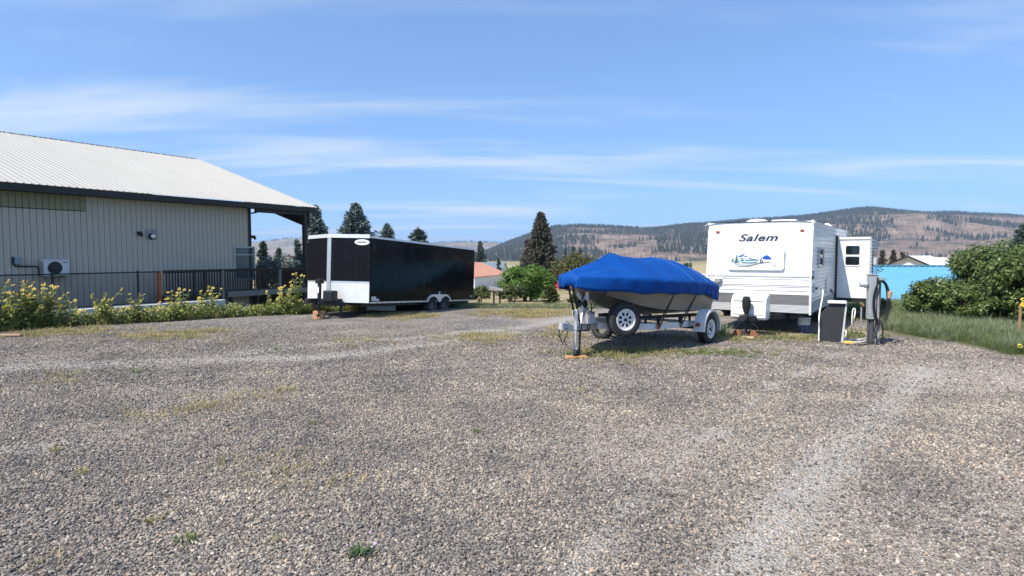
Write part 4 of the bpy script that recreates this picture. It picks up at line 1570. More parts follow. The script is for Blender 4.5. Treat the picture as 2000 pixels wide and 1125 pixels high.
protos = [sunflower(1.55, 1, 6, 170, .42), sunflower(1.35, 2, 5, 180, .5), sunflower(1.15, 3, 4, 170, .5), sunflower(1.7, 4, 5, 140, .35), sunflower(1.0, 5, 5, 190, .55)]
spots = []
q = np.random.default_rng(77)
for k in range(96):
    t = k / 95
    x = -60 + t * 530
    off = q.uniform(-.1, 1.9)
    Yl = np.interp(x, [-60, 0, 173, 288, 416, 480], [14.8, 15.3, 16.7, 17.5, 18.7, 19.2])
    p = at(x, 600, Yl)
    p = p + Vector((-.85, .52, 0)) * off
    ht = np.interp(x, [-60, 60, 130, 240, 330, 380, 440, 480], [1.15, 1.05, .85, .75, .75, .8, .85, .6]) * q.uniform(.7, 1.3) + .45 * min(off, 1.2) / 1.2
    spots.append((p, ht))
for k in range(13):
    x = 505 + 95 * q.uniform(0, 1)
    p = at(x, 600, q.uniform(19.6, 21.2)) + Vector((-.5, .4, 0)) * q.uniform(0, .6)
    spots.append((p, q.uniform(.7, 1.35) * (1.1 if x > 530 else .8)))
for i, (p, ht) in enumerate(spots):
    k = int(q.integers(5)) if i >= 5 else i
    o = protos[i] if i < 5 else copy_tree(protos[k])
    g = tz(p)
    o.location = g
    s_ = ht / (1.55, 1.35, 1.15, 1.7, 1.0)[k]
    o.scale = (s_ ** .5, s_ ** .5, s_)
    o.rotation_euler = (0, 0, q.uniform(-.5, .5))
    xp = 1000 + F * g.x / g.y
    near = ('below the air conditioner' if xp < 100 else 'before the wire fence, between its two posts' if xp < 255 else 'beside the orange cedar post' if xp < 345 else 'below the deck railing' if xp < 490 else 'between porch post and box trailer nose')
    lead = ('tall wild sunflower with many yellow heads', 'low bushy wild sunflower with yellow heads')[ht < 1.15]
    o['label'] = lead + ' growing ' + near
# ------------------------------------------------------------------ grasses and weeds
GR_DRY = mat('dry_grass', (.30, .235, .09), .8, col2=(.46, .39, .19), island=True, trans=.3)
GR_MIX = mat('yellow_green_grass', (.20, .185, .06), .7, col2=(.42, .37, .17), island=True, trans=.3)
GR_GREEN = mat('green_grass', (.06, .105, .022), .6, col2=(.21, .27, .08), island=True, trans=.3)
GR_GREEN2 = mat('olive_green_grass', (.08, .11, .03), .6, col2=(.24, .27, .10), island=True, trans=.3)
GR_SAGE = mat('sage_green_weed', (.12, .155, .07), .7, col2=(.30, .33, .18), island=True, trans=.3)


def tuft(seed, n, h, spread_, m, w=.006, bend=.5):
    q = np.random.default_rng(seed)
    a = q.uniform(0, 6.283, n)
    r0 = spread_ * .5 * q.uniform(0, 1, n) ** .7
    b0 = np.stack([r0 * np.cos(a), r0 * np.sin(a), np.full(n, -.01)], 1)
    a2 = a + q.normal(0, .7, n)
    ln = h * q.uniform(.45, 1.1, n)
    le = q.uniform(.1, bend, n)
    d1 = unit(np.stack([np.cos(a2) * le, np.sin(a2) * le, np.ones(n)], 1))
    d2 = unit(np.stack([np.cos(a2) * le * 2.6, np.sin(a2) * le * 2.6, np.ones(n)], 1))
    mid = b0 + d1 * (ln * .55)[:, None]
    top = mid + d2 * (ln * .5)[:, None]
    wv_ = np.stack([-np.sin(a2 + q.normal(0, .8, n)), np.cos(a2), np.zeros(n)], 1) * w
    V = np.stack([b0 - wv_, b0 + wv_, mid + wv_ * .8, mid - wv_ * .8, top], 1).reshape(-1, 3)
    i0 = np.arange(n)[:, None] * 5
    Fc = np.concatenate([i0 + np.array([[0, 1, 2]]), i0 + np.array([[0, 2, 3]]), i0 + np.array([[3, 2, 4]])])
    return nmesh('grass_tuft', V, Fc, m)


def leafweed(seed, n, h, spread_, m, leaf):
    """low broad leaved weed"""
    q = np.random.default_rng(seed)
    P = np.stack([q.normal(0, spread_ * .5, n), q.normal(0, spread_ * .5, n), h * q.uniform(.05, 1, n) ** .8], 1)
    nrm = unit(np.array([-.25, -.4, .8]) + q.normal(0, .55, (n, 3)))
    U = unit(np.cross(nrm, q.normal(0, 1, (n, 3)))) * (leaf * q.uniform(.6, 1.3, (n, 1)))
    W = unit(np.cross(nrm, U)) * (leaf * .6 * q.uniform(.7, 1.2, (n, 1)))
    V, Fc = quads(P, U, W)
    return nmesh('leafy_weed', V, Fc, m)


def weedpatch(name, label, cand, prob, protos, smin, smax, seed):
    q = np.random.default_rng(seed)
    X, Y = cand
    keep = q.uniform(0, 1, len(X)) < prob
    X, Y = X[keep], Y[keep]
    n = len(X)
    s = q.uniform(smin, smax, n)
    P = np.stack([X, Y, terrain(X, Y)], 1)
    rot = np.stack([q.normal(0, .08, n), q.normal(0, .08, n), q.uniform(0, 6.28, n)], 1)
    return tag(scatter(name, P, rot, np.repeat(s[:, None], 3, 1), protos), label, 'grass')


q = np.random.default_rng(5)
cx, cy = q.uniform(-15, 12, 40000), q.uniform(3.3, 23.5, 40000)
inpad = (cx > xs_at(PADL, np.clip(cy, 9, 22.6)) + .1) & (cx < xs_at(PADR, cy) - .1)
cx, cy = cx[inpad], cy[inpad]
wp = weedy(cx, cy)
weedpatch('dry_grass', 'thin dry grass growing through the gravel', (cx, cy), wp * 1.0, [tuft(i, 44, .095, .34, GR_MIX, .0035, 1.2) for i in range(3)] + [tuft(i + 5, 44, .08, .36, GR_DRY, .0035, 1.4) for i in range(5)], .5, 1.6, 1)
gspot = [(gp(1240, 690), .9, .3), (gp(1180, 694), .4, .2), (gp(1440, 661), .8, .3), (gp(1555, 661), .7, .25), (gp(1400, 690), .5, .2), (gp(1640, 655), .35, .25), (gp(1662, 655), .35, .25)]
gx = np.concatenate([q.normal(p.x, a, 420) for p, a, b in gspot])
gy = np.concatenate([q.normal(p.y, b, 420) for p, a, b in gspot])
weedpatch('low_green_grass', 'short green grass around the trailer and caravan feet', (gx, gy), .28, [tuft(20 + i, 20, .075, .14, GR_GREEN2) for i in range(4)], .5, 1.3, 2)
# grass bank on the right
bx, by = q.uniform(9.5, 26, 16000), q.uniform(9, 24, 16000)
dr_ = bx - xs_at(PADR, by)
ok = (dr_ > .02) & (dr_ < 6.5)
bx, by, dr_ = bx[ok], by[ok], dr_[ok]
weedpatch('tall_green_grass', 'tall soft green weeds covering the bank beside the caravan', (bx, by), ss(0, .5, dr_) * .85 * (1 - ss(3.5, 6.5, dr_)) + .06,
          [tuft(40 + i, 110, .36, .38, GR_SAGE, .003, .9) for i in range(4)] + [tuft(45 + i, 90, .28, .36, GR_GREEN, .0032, 1.0) for i in range(2)], .4, 1.1, 3)
# rank growth in the trough under the sunflowers and beyond the far edge of the yard
tx, ty = q.uniform(-22, -3, 26000), q.uniform(12.5, 27, 26000)
dl_ = xs_at(PADL, np.clip(ty, 9, 22.6)) - tx
wfr = (tx + 10.23) * .854 - (ty - 31.9) * .52
ok = (dl_ > -.05) & (dl_ < 3.4) & (wfr > 1.35)
tx, ty, dl_ = tx[ok], ty[ok], dl_[ok]
weedpatch('weed_bed', 'mixed green weeds under the sunflowers', (tx, ty), .95 * (1 - ss(1.8, 3.4, dl_)), [tuft(60, 46, .42, .3, GR_MIX, .006, .7)] + [leafweed(65 + i, 60, .42, .30, SLEAF, .045) for i in range(4)] + [leafweed(75 + i, 50, .36, .30, LEAFDARK, .04) for i in range(2)], .35, 1.15, 4)
ex, ey = q.uniform(-6, 12, 9000), q.uniform(22.6, 29, 9000)
pe = ss(23, 24.2, ey) * (1 - ss(25.5, 28, ey)) * np.where(ex < -1.0, 1.0, .25)
weedpatch('verge_grass', 'soft green grass along the far edge of the yard', (ex, ey), pe, [tuft(70 + i, 60, .22, .34, GR_SAGE, .006, .9) for i in range(3)] + [tuft(75, 50, .22, .34, GR_MIX, .006, .9)], .5, 1.0, 5)
# feathery rabbitbrush bushes beside the deck and behind
RAB = mat('feathery_green', (.12, .165, .04), .7, col2=(.25, .29, .10), island=True, trans=.3)
rabm = [tuft(80 + i, 240, .62, .34, RAB, .009, .35) for i in range(3)]
for i, (x, Y, s_, lab) in enumerate(((484, 20.4, .95, 'upright feathery green weed nearest the dark deck opening'), (468, 20.6, .7, 'short feathery green weed left of its taller neighbour by the deck'),
                                     (498, 20.7, .85, 'feathery green weed in the middle of the row below the deck'), (521, 20.9, 1.25, 'tallest pale feathery weed below the deck railing'), (512, 20.5, .6, 'low feathery weed at the foot of the tallest one'))):
    o = link('feathery_weed', rabm[i % 3])
    o.location = tz(at(x, 610, Y)) + Vector((0, 0, 0))
    o.scale = (s_, s_, s_ * 1.25)
    o.rotation_euler = (0, 0, i * 1.3)
    tag(o, lab, 'weed', 'feathery weeds below the deck')
# single weeds one can pick out in the gravel
for i, (x, y, s_, lab) in enumerate(((932, 845, .85, 'small upright green weed alone in the middle of the gravel'), (612, 828, .8, 'thin leaning green weed in the gravel left of the lone upright one'),
                                     (362, 1060, 1.15, 'bright green weed tuft in coarse gravel'), (265, 729, 1.2, 'dark green weed in pale gravel below the sunflower bed'), (541, 684, 1.1, 'small dark weed in front of the box trailer'),
                                     (300, 1022, .9, 'pale sparse weed just behind the bright green tuft'), (530, 1060, .7, 'flat grey green weed in coarse gravel'), (160, 925, .9, 'faded yellow green weed beside a pale bare patch'),
                                     (108, 880, .9, 'faded weed at the end of a pale bare patch'))):
    o = link('gravel_weed', tuft(100 + i, 46, .085, .11, GR_GREEN if i < 5 else GR_MIX, .0045, .9))
    o.location = tz(gp(x, y))
    o.scale = (s_,) * 3
    tag(o, lab, 'weed')
pw = thing('flowering_weed', 'low dark green weed with tiny purple flowers in the gravel', 'weed', tz(gp(703, 1086)))
link('leaf_cluster', tuft(120, 120, .075, .16, mat('dark_weed', (.02, .05, .012), .6, col2=(.07, .12, .03), island=True), .0055, 1.0), pw)
PUR = mat('purple_flower', (.45, .28, .47), .6)
for i, (dx, dy, dz) in enumerate(((-.085, .02, .05), (.08, .0, .05), (.1, .03, .06), (.04, .12, .09))):
    MB().lathe([(0, 0), (.007, .005), (.009, .011), (0, .012)], (dx, dy, dz), (0, -.4, 1), 7).build('flower', PUR, pw)

# ------------------------------------------------------------------ boat trailer (local: origin under the coupler, y towards the axle)
BT_A, BT_P = R(42), R(2.6)
BC = Vector((.90, 11.15, .17))
bt = thing('boat_trailer', 'pale grey boat trailer with spare wheel and swivel jack', 'boat trailer', BC, -BT_A, -BT_P)
BTM = Matrix.Translation(BC) @ Matrix.Rotation(-BT_A, 4, 'Z') @ Matrix.Rotation(-BT_P, 4, 'X')
TGREY = mat('trailer_grey_paint', (.42, .43, .44), .45, .2, var=.1, scale=5)
TWHITE = mat('trailer_white_paint', (.66, .66, .65), .4, var=.08, scale=5)
fz_ = .43
MB().box(-.05, .05, .12, 1.55, fz_ - .06, fz_ + .06).build('tongue_beam', TGREY, bt, .008)
fr_ = MB()
for s_ in (-1, 1):
    fr_.beam((s_ * .05, 1.05, fz_), (s_ * .74, 1.95, fz_), .06, .12)
    fr_.beam((s_ * .74, 1.95, fz_), (s_ * .78, 4.55, fz_), .06, .12)
for y_ in (1.95, 3.0, 4.5):
    fr_.beam((-.76, y_, fz_ - .03), (.76, y_, fz_ - .03), .06, .07)
fr_.build('frame', TWHITE, bt, .006)
cpl = MB()
cpl.tube([(0, -.02, fz_ - .03), (0, -.02, fz_ + .09)], [.055, .045], 12).box(-.045, .045, -.02, .2, fz_ - .0, fz_ + .085)
cpl.tube([(0, .02, fz_ + .08), (0, .10, fz_ + .13), (0, .24, fz_ + .07)], .012, 6)
cpl.build('coupler', TGREY, bt, .006)
hk = MB()
for s_ in (-1, 1):
    pts = [Vector((s_ * .05, .12, fz_ - .06)) + Vector((s_ * .02 * math.sin(t * 6), -.10 * math.sin(t * 3.14), -.26 * t)) for t in np.linspace(0, 1, 9)]
    for a, b in zip(pts[:-1], pts[1:]):
        hk.tube([a, b], .011, 5)
hk.tube([(0, -.07, fz_ - .02), (0, -.09, fz_ - .14), (0, -.05, fz_ - .17)], .012, 5)
hk.build('safety_chain', STEEL_DARK, bt)
# swivel jack
jk = MB()
jk.tube([(.075, .33, .02), (.075, .33, fz_ + .1)], .026, 10).tube([(.075, .33, fz_ - .12), (.075, .33, fz_ + .34)], .034, 12)
jk.box(.03, .12, .29, .37, fz_ - .05, fz_ + .05)
jk.tube([(.075, .33, fz_ + .31), (.075, .21, fz_ + .31), (.075, .21, fz_ + .24)], .011, 6)
jk.tube([(.03, .33, .03), (.12, .33, .03)], .03, 8)
jk.build('jack', TGREY, bt, .003)
MB().lathe([(.02, -.035), (.085, -.03), (.095, 0), (.085, .03), (.02, .035)], (.085, .35, -.055), (1, .2, 0), 22).build('jack_wheel', mat('black_plastic', (.02, .02, .021), .55), bt)
MB().beam((-.04, .62, fz_ - .06), (-.04, .62, -.26), .03, .03).build('prop_stick', BLACK, bt)
ub = MB()
for y_ in (.46, .54, .72, .80):
    ub.box(-.056, .056, y_ - .012, y_ + .012, fz_ - .09, fz_ + .066)
ub.build('clamp', STEEL_DARK, bt)
# winch post with bow stop
wp_ = MB()
wp_.beam((0, .60, fz_ + .06), (0, .70, fz_ + .58), .07, .09, (0, 1, 0))
wp_.beam((.0, 1.0, fz_ + .06), (0, .70, fz_ + .40), .06, .05)
wp_.prism([(-.12, .56, fz_ + .062), (.12, .56, fz_ + .062), (.12, 1.08, fz_ + .062), (-.12, 1.08, fz_ + .062)], (0, 0, .012))
wp_.prism([(.06, .66, fz_ + .07), (.06, 1.08, fz_ + .07), (.06, .86, fz_ + .26)], (.012, 0, 0))
for s_ in (-1, 1):
    wp_.tube([(s_ * .05, .70, fz_ + .50), (s_ * .10, .62, fz_ + .60), (s_ * .10, .60, fz_ + .72), (s_ * .08, .68, fz_ + .80)], [.035, .034, .03, .02], 8)
wp_.build('winch_post', TWHITE, bt, .004)
wn = MB()
wn.lathe([(0, -.07), (.075, -.07), (.075, -.06), (.03, -.055), (.03, .055), (.075, .06), (.075, .07), (0, .07)], (0, .60, fz_ + .44), (1, 0, 0), 18)
wn.tube([(.07, .60, fz_ + .44), (.13, .60, fz_ + .44), (.14, .53, fz_ + .34), (.19, .53, fz_ + .34)], .011, 6)
wn.build('winch', STEEL_DARK, bt)
MB().tube([(0, .60, fz_ + .50), (0, .68, fz_ + .70), (0, .66, fz_ + .74)], .013, 6).tube([(.05, .68, fz_ + .55), (.09, .6, fz_ + .3), (.06, .58, fz_ + .2), (.1, .52, fz_ + .28), (.05, .63, fz_ + .5)], .007, 5).build('winch_strap', BLACK, bt)
MB().lathe([(.02, -.06), (.045, -.05), (.03, 0), (.045, .05), (.02, .06)], (0, .74, fz_ + .72), (1, 0, 0), 14).build('bow_roller', BLACK, bt)
# spare on its carrier, wheels, fenders, axle
sp = wheel(bt, (.58, 1.16, .585), .33, .20, TWHITE, 'spoke', 1, 'spare_wheel')
sp.rotation_euler = (0, 0, R(-27))
MB().beam((.10, 1.15, fz_), (.50, 1.18, .585), .05, .05).build('spare_carrier', TGREY, bt)
for s_ in (-1, 1):
    wheel(bt, (s_ * 1.0, 3.93, .325), .33, .20, TWHITE, 'spoke', s_)
    fe = MB()
    x0, x1 = (.88, 1.13) if s_ > 0 else (-1.13, -.88)
    ang = np.linspace(R(-8), R(188), 20)
    fe.grid([[(x, 3.93 + .42 * math.cos(t), .335 + .42 * math.sin(t)) for t in ang] for x in (x0, x1)])
    fe.grid([[(x1 if s_ > 0 else x0, 3.93 + rr_ * math.cos(t), .335 + rr_ * math.sin(t)) for t in ang] for rr_ in (.42, .375)], False)
    fe.build('fender', TWHITE, bt)
    MB().box(min(s_ * .74, s_ * .95), max(s_ * .74, s_ * .95), 3.40, 3.50, fz_ - .03, fz_ + .05).build('fender_bracket', TGREY, bt)
    MB().box(s_ * .985 - .05, s_ * .985 + .05, 3.462, 3.49, fz_ - .035, fz_ + .035).build('side_marker', mat('amber_lens', (.35, .05, .02), .3), bt)
    MB().box(s_ * .78 + (.031 if s_ > 0 else -.034), s_ * .78 + (.034 if s_ > 0 else -.031), 2.05, 2.15, fz_ - .058, fz_ + .05).build('reflector', mat('red_reflector', (.28, .025, .02), .35), bt)
    bk = MB().beam((s_ * .45, 1.9, fz_ + .16), (s_ * .5, 4.5, fz_ + .16), .09, .06)
    bk.beam((s_ * .46, 2.2, fz_), (s_ * .46, 2.2, fz_ + .14), .04, .04).beam((s_ * .5, 4.1, fz_), (s_ * .5, 4.1, fz_ + .14), .04, .04)
    bk.build('bunk', mat('bunk_carpet', (.03, .03, .032), .95), bt)
MB().cyl((-.98, 3.93, .325), (.98, 3.93, .325), .03, 10).build('axle', STEEL_DARK, bt)
lp = MB()
for s_ in (-1, 1):
    lp.box(s_ * .86 - .11, s_ * .86 + .11, 4.56, 4.62, fz_ - .02, fz_ + .09)
lp.build('tail_light', mat('red_lens', (.30, .015, .012), .25), bt)
# blocks under the jack
jw = BTM @ Vector((.085, .35, -.15))
gz = float(terrain(jw.x, jw.y))
o = MB().box(-.20, .20, -.08, .08, 0, max(.05, jw.z - gz - .0)).build('timber_pad', mat('orange_timber', (.48, .25, .10), .8, var=.3, scale=8, stretch=(6, 1, 6)), None, .01)
o.location = (jw.x, jw.y, gz)
o.rotation_euler = (0, 0, .15)
tag(o, 'weathered orange timber pad under the boat trailer jack wheel', 'wood block')
# worn tyre lying behind the tongue
tw = tz(gp(1177, 660))
ty_ = thing('worn_tyre', 'dark treaded tyre leaning behind the boat trailer tongue', 'tyre', tw + Vector((0, 0, .25)), R(60), 0)
ty_.rotation_euler = (0, R(14), R(50))
t_ = MB()
t_.lathe([(.15, -.07), (.22, -.09), (.26, -.07), (.27, -.03), (.255, -.02), (.27, -.01), (.27, .03), (.26, .07), (.22, .09), (.15, .07), (.15, -.07)], (0, 0, 0), (1, 0, 0), 26)
t_.build('tyre_body', RUBBER, ty_)
t2 = MB()
for k in range(22):
    a = k * 6.283 / 22
    t2.beam((-.075, .268 * math.cos(a), .268 * math.sin(a)), (.075, .268 * math.cos(a + .1), .268 * math.sin(a + .1)), .03, .022, (0, math.cos(a), math.sin(a)))
kind(t2.build('tread_lug', RUBBER, ty_), 'stuff')

# ------------------------------------------------------------------ boat hull and cover
bo = thing('boat', 'white runabout boat on the trailer, only its lower hull showing', 'boat', BC, -BT_A, -BT_P)
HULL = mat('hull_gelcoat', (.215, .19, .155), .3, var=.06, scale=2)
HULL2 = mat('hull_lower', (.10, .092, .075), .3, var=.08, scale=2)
SYS = [.34, .46, .7, 1.1, 1.6, 2.2, 3.0, 3.8, 4.42]
HB = [.04, .34, .58, .76, .90, .97, 1.0, 1.0, .97]
CB = [.02, .12, .30, .50, .66, .77, .83, .85, .84]
CZ = [1.28, 1.20, 1.10, .98, .86, .78, .745, .735, .73]
KZ = [1.25, 1.13, .99, .86, .73, .64, .60, .60, .60]
GZ = 1.31
def hrow(i):
    y, b_, c, cz_, k = SYS[i], HB[i], CB[i], CZ[i], KZ[i]
    half = [(0, y, k), (c * .5, y, k + (cz_ - k) * .42), (c, y, cz_)]
    up = [(c + (b_ - c) * .10, y, cz_ + .012), (c + (b_ - c) * .55, y, (cz_ + GZ) / 2), (b_, y, GZ)]
    return half, up
for s_ in (-1, 1):
    A_, B_ = MB(), MB()
    A_.grid([[(s_ * x, y, z) for x, y, z in hrow(i)[0]] for i in range(len(SYS))])
    B_.grid([[(s_ * x, y, z) for x, y, z in hrow(i)[1]] for i in range(len(SYS))])
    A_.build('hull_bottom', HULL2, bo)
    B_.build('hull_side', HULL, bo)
    rr_ = MB()
    rr_.tube([(s_ * (b_ + .012), y, GZ - .03) for y, b_ in zip(SYS, HB)], .02, 6)
    rr_.build('rub_rail', mat('rub_rail_brown', (.07, .045, .035), .5), bo)
    stp = MB()
    stp.grid([[(s_ * (hrow(i)[1][1][0] * (1 - f_) + hrow(i)[1][2][0] * f_ + .004), SYS[i], hrow(i)[1][1][2] * (1 - f_) + hrow(i)[1][2][2] * f_) for f_ in (.62, .78)] for i in range(len(SYS))])
    stp.build('hull_stripe', mat('tan_stripe', (.05, .042, .035), .3), bo)
    cs = MB().tube([(s_ * (c + .012), y, cz_ + .005) for y, c, cz_ in zip(SYS, CB, CZ)], .015, 6)
    cs.build('chine_strake', HULL, bo)
tr_ = hrow(len(SYS) - 1)
tp = [(x, y, z) for x, y, z in tr_[0] + tr_[1][1:]]
MB().prism(tp + [(-x, y, z) for x, y, z in tp[::-1] if x > 0], (0, .012, 0)).build('transom', HULL, bo)
MB().box(-.7, .7, 4.44, 4.72, .93, .99).build('swim_platform', WHITE, bo, .015)
MB().lathe([(0, 0), (.035, .0), (.035, .02), (0, .03)], (.99, 4.28, 1.06), (1, 0, 0), 12).build('nav_light', mat('pale_lens', (.6, .55, .5), .3), bo)

COVER = mat('blue_canvas', (.0015, .050, .235), .7, col2=(.003, .062, .275), scale=2, bump=.006, bscale=9, spec=.12)
CY = list(np.concatenate([np.linspace(.20, .42, 7), np.linspace(.46, 4.44, 84), [4.5, 4.54, 4.56]]))
RZ = np.interp(CY, [.1, .2, .38, .9, 1.3, 1.45, 1.55, 1.75, 2.1, 2.6, 3.1, 3.4, 3.7, 4.0, 4.3, 4.5, 4.56], [1.40, 1.46, 1.52, 1.66, 1.79, 1.86, 1.87, 1.845, 1.82, 1.81, 1.85, 1.85, 1.83, 1.77, 1.62, 1.46, 1.40])
GB_ = np.interp(CY, [.1, .22, .40, .7, 1.1, 1.6, 2.2, 3.0, 3.8, 4.42, 4.56], [.10, .24, .43, .65, .81, .945, 1.015, 1.045, 1.045, 1.015, .96])
GZ_ = np.interp(CY, [-.1, .3, 1, 2, 3.4, 4.2, 4.56], [1.38, 1.39, 1.39, 1.375, 1.35, 1.31, 1.28])
SKZ = np.interp(CY, [-.1, .3, 1, 1.7, 2.4, 3.3, 3.9, 4.3, 4.56], [1.17, 1.12, 1.08, 1.07, 1.07, 1.06, 1.03, .95, .90])
cov = MB()
rows = []
NS = 12
for i, y in enumerate(CY):
    row = []
    # fold strength grows towards the stern where straps bunch the cloth
    fold = .002 + .013 * ss(2.9, 3.7, y)
    for s_ in (-1, 1):
        half = []
        for k in range(NS + 1):
            u = k / NS
            x = GB_[i] * u
            sag = .05 * math.sin(math.pi * u) * (1 if 1.0 < y < 4.1 else .4)
            # a tent over the windscreen: steeper near the ridge
            z = RZ[i] + (GZ_[i] - RZ[i]) * u ** (2.3 if y > 3.0 else 1.9 if y > 2.3 else 1.6 if y > 1.7 else 1.3) - sag * (.6 if y > 1.7 else .8)
            z += fold * (math.sin(y * 27 + u * 4 + s_) + .6 * math.sin(y * 61 - u * 3)) * min(1, u * 1.6)
            wr = mnoise.noise(Vector((y * 2.2 + u * 2.5 * s_, u * 5.5 - y * 1.2, s_ * 3.1)))
            z += .020 * wr * math.sin(math.pi * min(1, u + .15)) - .012 * abs(mnoise.noise(Vector((y * 1.3 - u * 3, u * 2 + y, 7 + s_))))
            half.append((s_ * x, y, z))
        fl = .010 * math.sin(y * 13 + s_) + .012 * mnoise.noise(Vector((y * 5, s_, 2)))  + fold * .9 * math.sin(y * 27 + 4 + s_)
        wvy = .03 * abs(math.sin((y - 2.35) * math.pi / .95))
        half.append((s_ * (GB_[i] + .012 + fl * .3), y, GZ_[i] - .05))
        half.append((s_ * (GB_[i] + .004 + fl), y, (GZ_[i] + SKZ[i]) / 2))
        half.append((s_ * (GB_[i] - .018 + fl * .5), y, SKZ[i] + wvy))
        row.append(half)
    rows.append(row[0][::-1] + row[1][1:])
cov.grid(rows)
# stern and bow ends
last = rows[-1]
drop = [(x * .98, y + .012, min(z, .94 + .02 * math.sin(x * 9))) for x, y, z in last]
cov.grid([last, [(x, y + .01, z * .55 + d[2] * .45) for (x, y, z), d in zip(last, drop)], drop])
first = rows[0]
cov.grid([[(x * .5, y - .02, min(z, 1.2)) for x, y, z in first], first])
# extra: refine with subdivision so that the cloth bends softly
cv_t = thing('boat_cover', 'bright blue canvas cover stretched over the boat', 'boat cover', BC, -BT_A, -BT_P)
cvo = cov.build('canvas', COVER, cv_t)
sd = cvo.modifiers.new('soft', 'SUBSURF')
sd.levels = sd.render_levels = 1
so = cvo.modifiers.new('thick', 'SOLIDIFY')
so.thickness = .006
seam = MB()
seam.tube([rows[i][NS + 3 - 0] for i in range(1, len(CY) - 1)], .006, 5)
SEAMM = mat('blue_seam', (.02, .12, .40), .6)
for i_ in (62, 76):
    seam_pts = [Vector(p) + Vector((0, 0, .006)) for p in rows[i_][3:-3]]
    seam.tube(seam_pts, .007, 5)
seam.tube([Vector(rows[i][NS + 3 + 7]) + Vector((0, 0, .0)) for i in range(2, 26)], .006, 5)
seam.build('seam', SEAMM, cv_t)
for y_, dy_ in ((2.35, -.22), (3.30, -.24)):
    i_ = int(np.argmin(np.abs(np.array(CY) - y_)))
    gbx, gz_ = float(np.interp(y_, CY, GB_)), float(np.interp(y_, CY, SKZ))
    for s_ in (-1, 1):
        b = MB()
        b.beam((s_ * (gbx - .005), y_, gz_ + .06), (s_ * .80, y_ + dy_, fz_ - .06), .035, .006, (s_, 0, .4))
        b.beam((s_ * (gbx - .008), y_ + .02, gz_ + .06), (s_ * .80, y_ + dy_ - .05, fz_ + .03), .03, .006, (s_, 0, .4))
        b.beam((s_ * .79, y_ + dy_, fz_ + .2), (s_ * .79, y_ + dy_, fz_ + .02), .07, .03)
        b.build('tie_strap', BLACK, cv_t)
b = MB()
b.beam((.06, .20, 1.22), (.05, .48, fz_ + .08), .05, .008, (1, 0, 0))
b.beam((-.06, .22, 1.22), (-.05, .5, fz_ + .08), .05, .008, (1, 0, 0))
b.beam((.55, .78, 1.17), (.10, .72, fz_ + .42), .03, .006)
b.beam((.50, .72, 1.17), (.10, .68, fz_ + .25), .03, .006)
b.build('bow_strap', BLACK, cv_t)
# ------------------------------------------------------------------ caravan (local: origin under the middle of the front wall, y to the rear)
RA = R(34)
RC = Vector((6.05, 15.18, 0))
rv_ = thing('travel_trailer', 'white travel trailer with blue lettering and an open slide out', 'caravan', RC, -RA)
RVM = Matrix.Translation(RC) @ Matrix.Rotation(-RA, 4, 'Z')
RW = mat('rv_white', (.80, .79, .76), .30, var=.05, scale=2.2, stretch=(5, 5, .5))
RWS = mat('rv_white_siding', (.80, .785, .75), .28, .0, var=.05, scale=1.5)
RDG = mat('rv_dark_grey', (.135, .135, .14), .55, var=.12, scale=30)
RLG = mat('rv_light_grey', (.42, .43, .435), .5, var=.08, scale=30)
HX, RL = 1.22, 7.7
zb_, z1_, z2_, zt_ = .53, .95, 1.41, 2.76
fy = lambda z: np.interp(z, [zb_, z2_, 1.47, zt_], [.07, .0, .0, .13])


def front_sheet(z0, z1, m, name, wave=0.0, pitch=.1, x0=-HX + .03, x1=HX - .03):
    n = max(2, int((z1 - z0) / pitch) * 6 + 1)
    pts = []
    for z in np.linspace(z0, z1, n):
        ph = ((z - z0) / pitch) % 1
        off = wave * (0.0 if ph < .18 or ph > .82 else 1.0)
        pts.append((float(fy(z)) - .01 - off, z))
    b = MB().grid([[(x, y, z) for y, z in pts] for x in (x0, x1)], False)
    return b.build(name, m, rv_)


front_sheet(z2_ + .03, zt_ - .02, RW, 'front_cap', .003, .125)
front_sheet(z1_ + .005, z2_ - .012, RWS, 'front_siding', .013, .089)
front_sheet(.735, z1_ - .003, RDG, 'dark_band', .003, .03)
front_sheet(zb_, .732, RLG, 'light_band', .003, .03)
b = MB().box(-HX + .02, HX - .02, -.035, .0, z2_ - .010, z2_ + .028)
b.build('front_moulding', mat('rv_moulding', (.55, .56, .55), .4), rv_)
MB().box(-HX + .03, HX - .03, -.02, .0, z2_ - .21, z2_ - .19).build('front_strip', RW, rv_)
# corner mouldings following the front profile
for s_ in (-1, 1):
    b = MB()
    zz = [zb_ - .03, z1_, z2_, 1.47, zt_]
    b.grid([[(s_ * (HX - .035), fy(z) - .024, z) for z in zz], [(s_ * (HX + .012), fy(z) - .024, z) for z in zz], [(s_ * (HX + .012), fy(z) + .04, z) for z in zz]], False)
    b.build('corner_moulding', RW, rv_)
# side walls: ribbed sheet with the slide opening left out
SY0, SY1, SD = 4.62, 7.35, .88
SZ0, SZ1 = .66, 2.42


def side_sheet(s_, y0, y1, z0, z1, m, name, wave=.012, pitch=.095):
    n = max(2, int(round((z1 - z0) / .0158)))
    pts = []
    for z in np.linspace(z0, z1, n):
        ph = (z / pitch) % 1
        pts.append((HX - .002 + wave * (0 if ph < .18 or ph > .84 else 1) - .008, z))
    b = MB().grid([[(s_ * x, y if y > .5 else max(y, float(fy(z)) + .0), z) for x, z in pts] for y in (y0, y1)], False)
    return b.build(name, m, rv_)


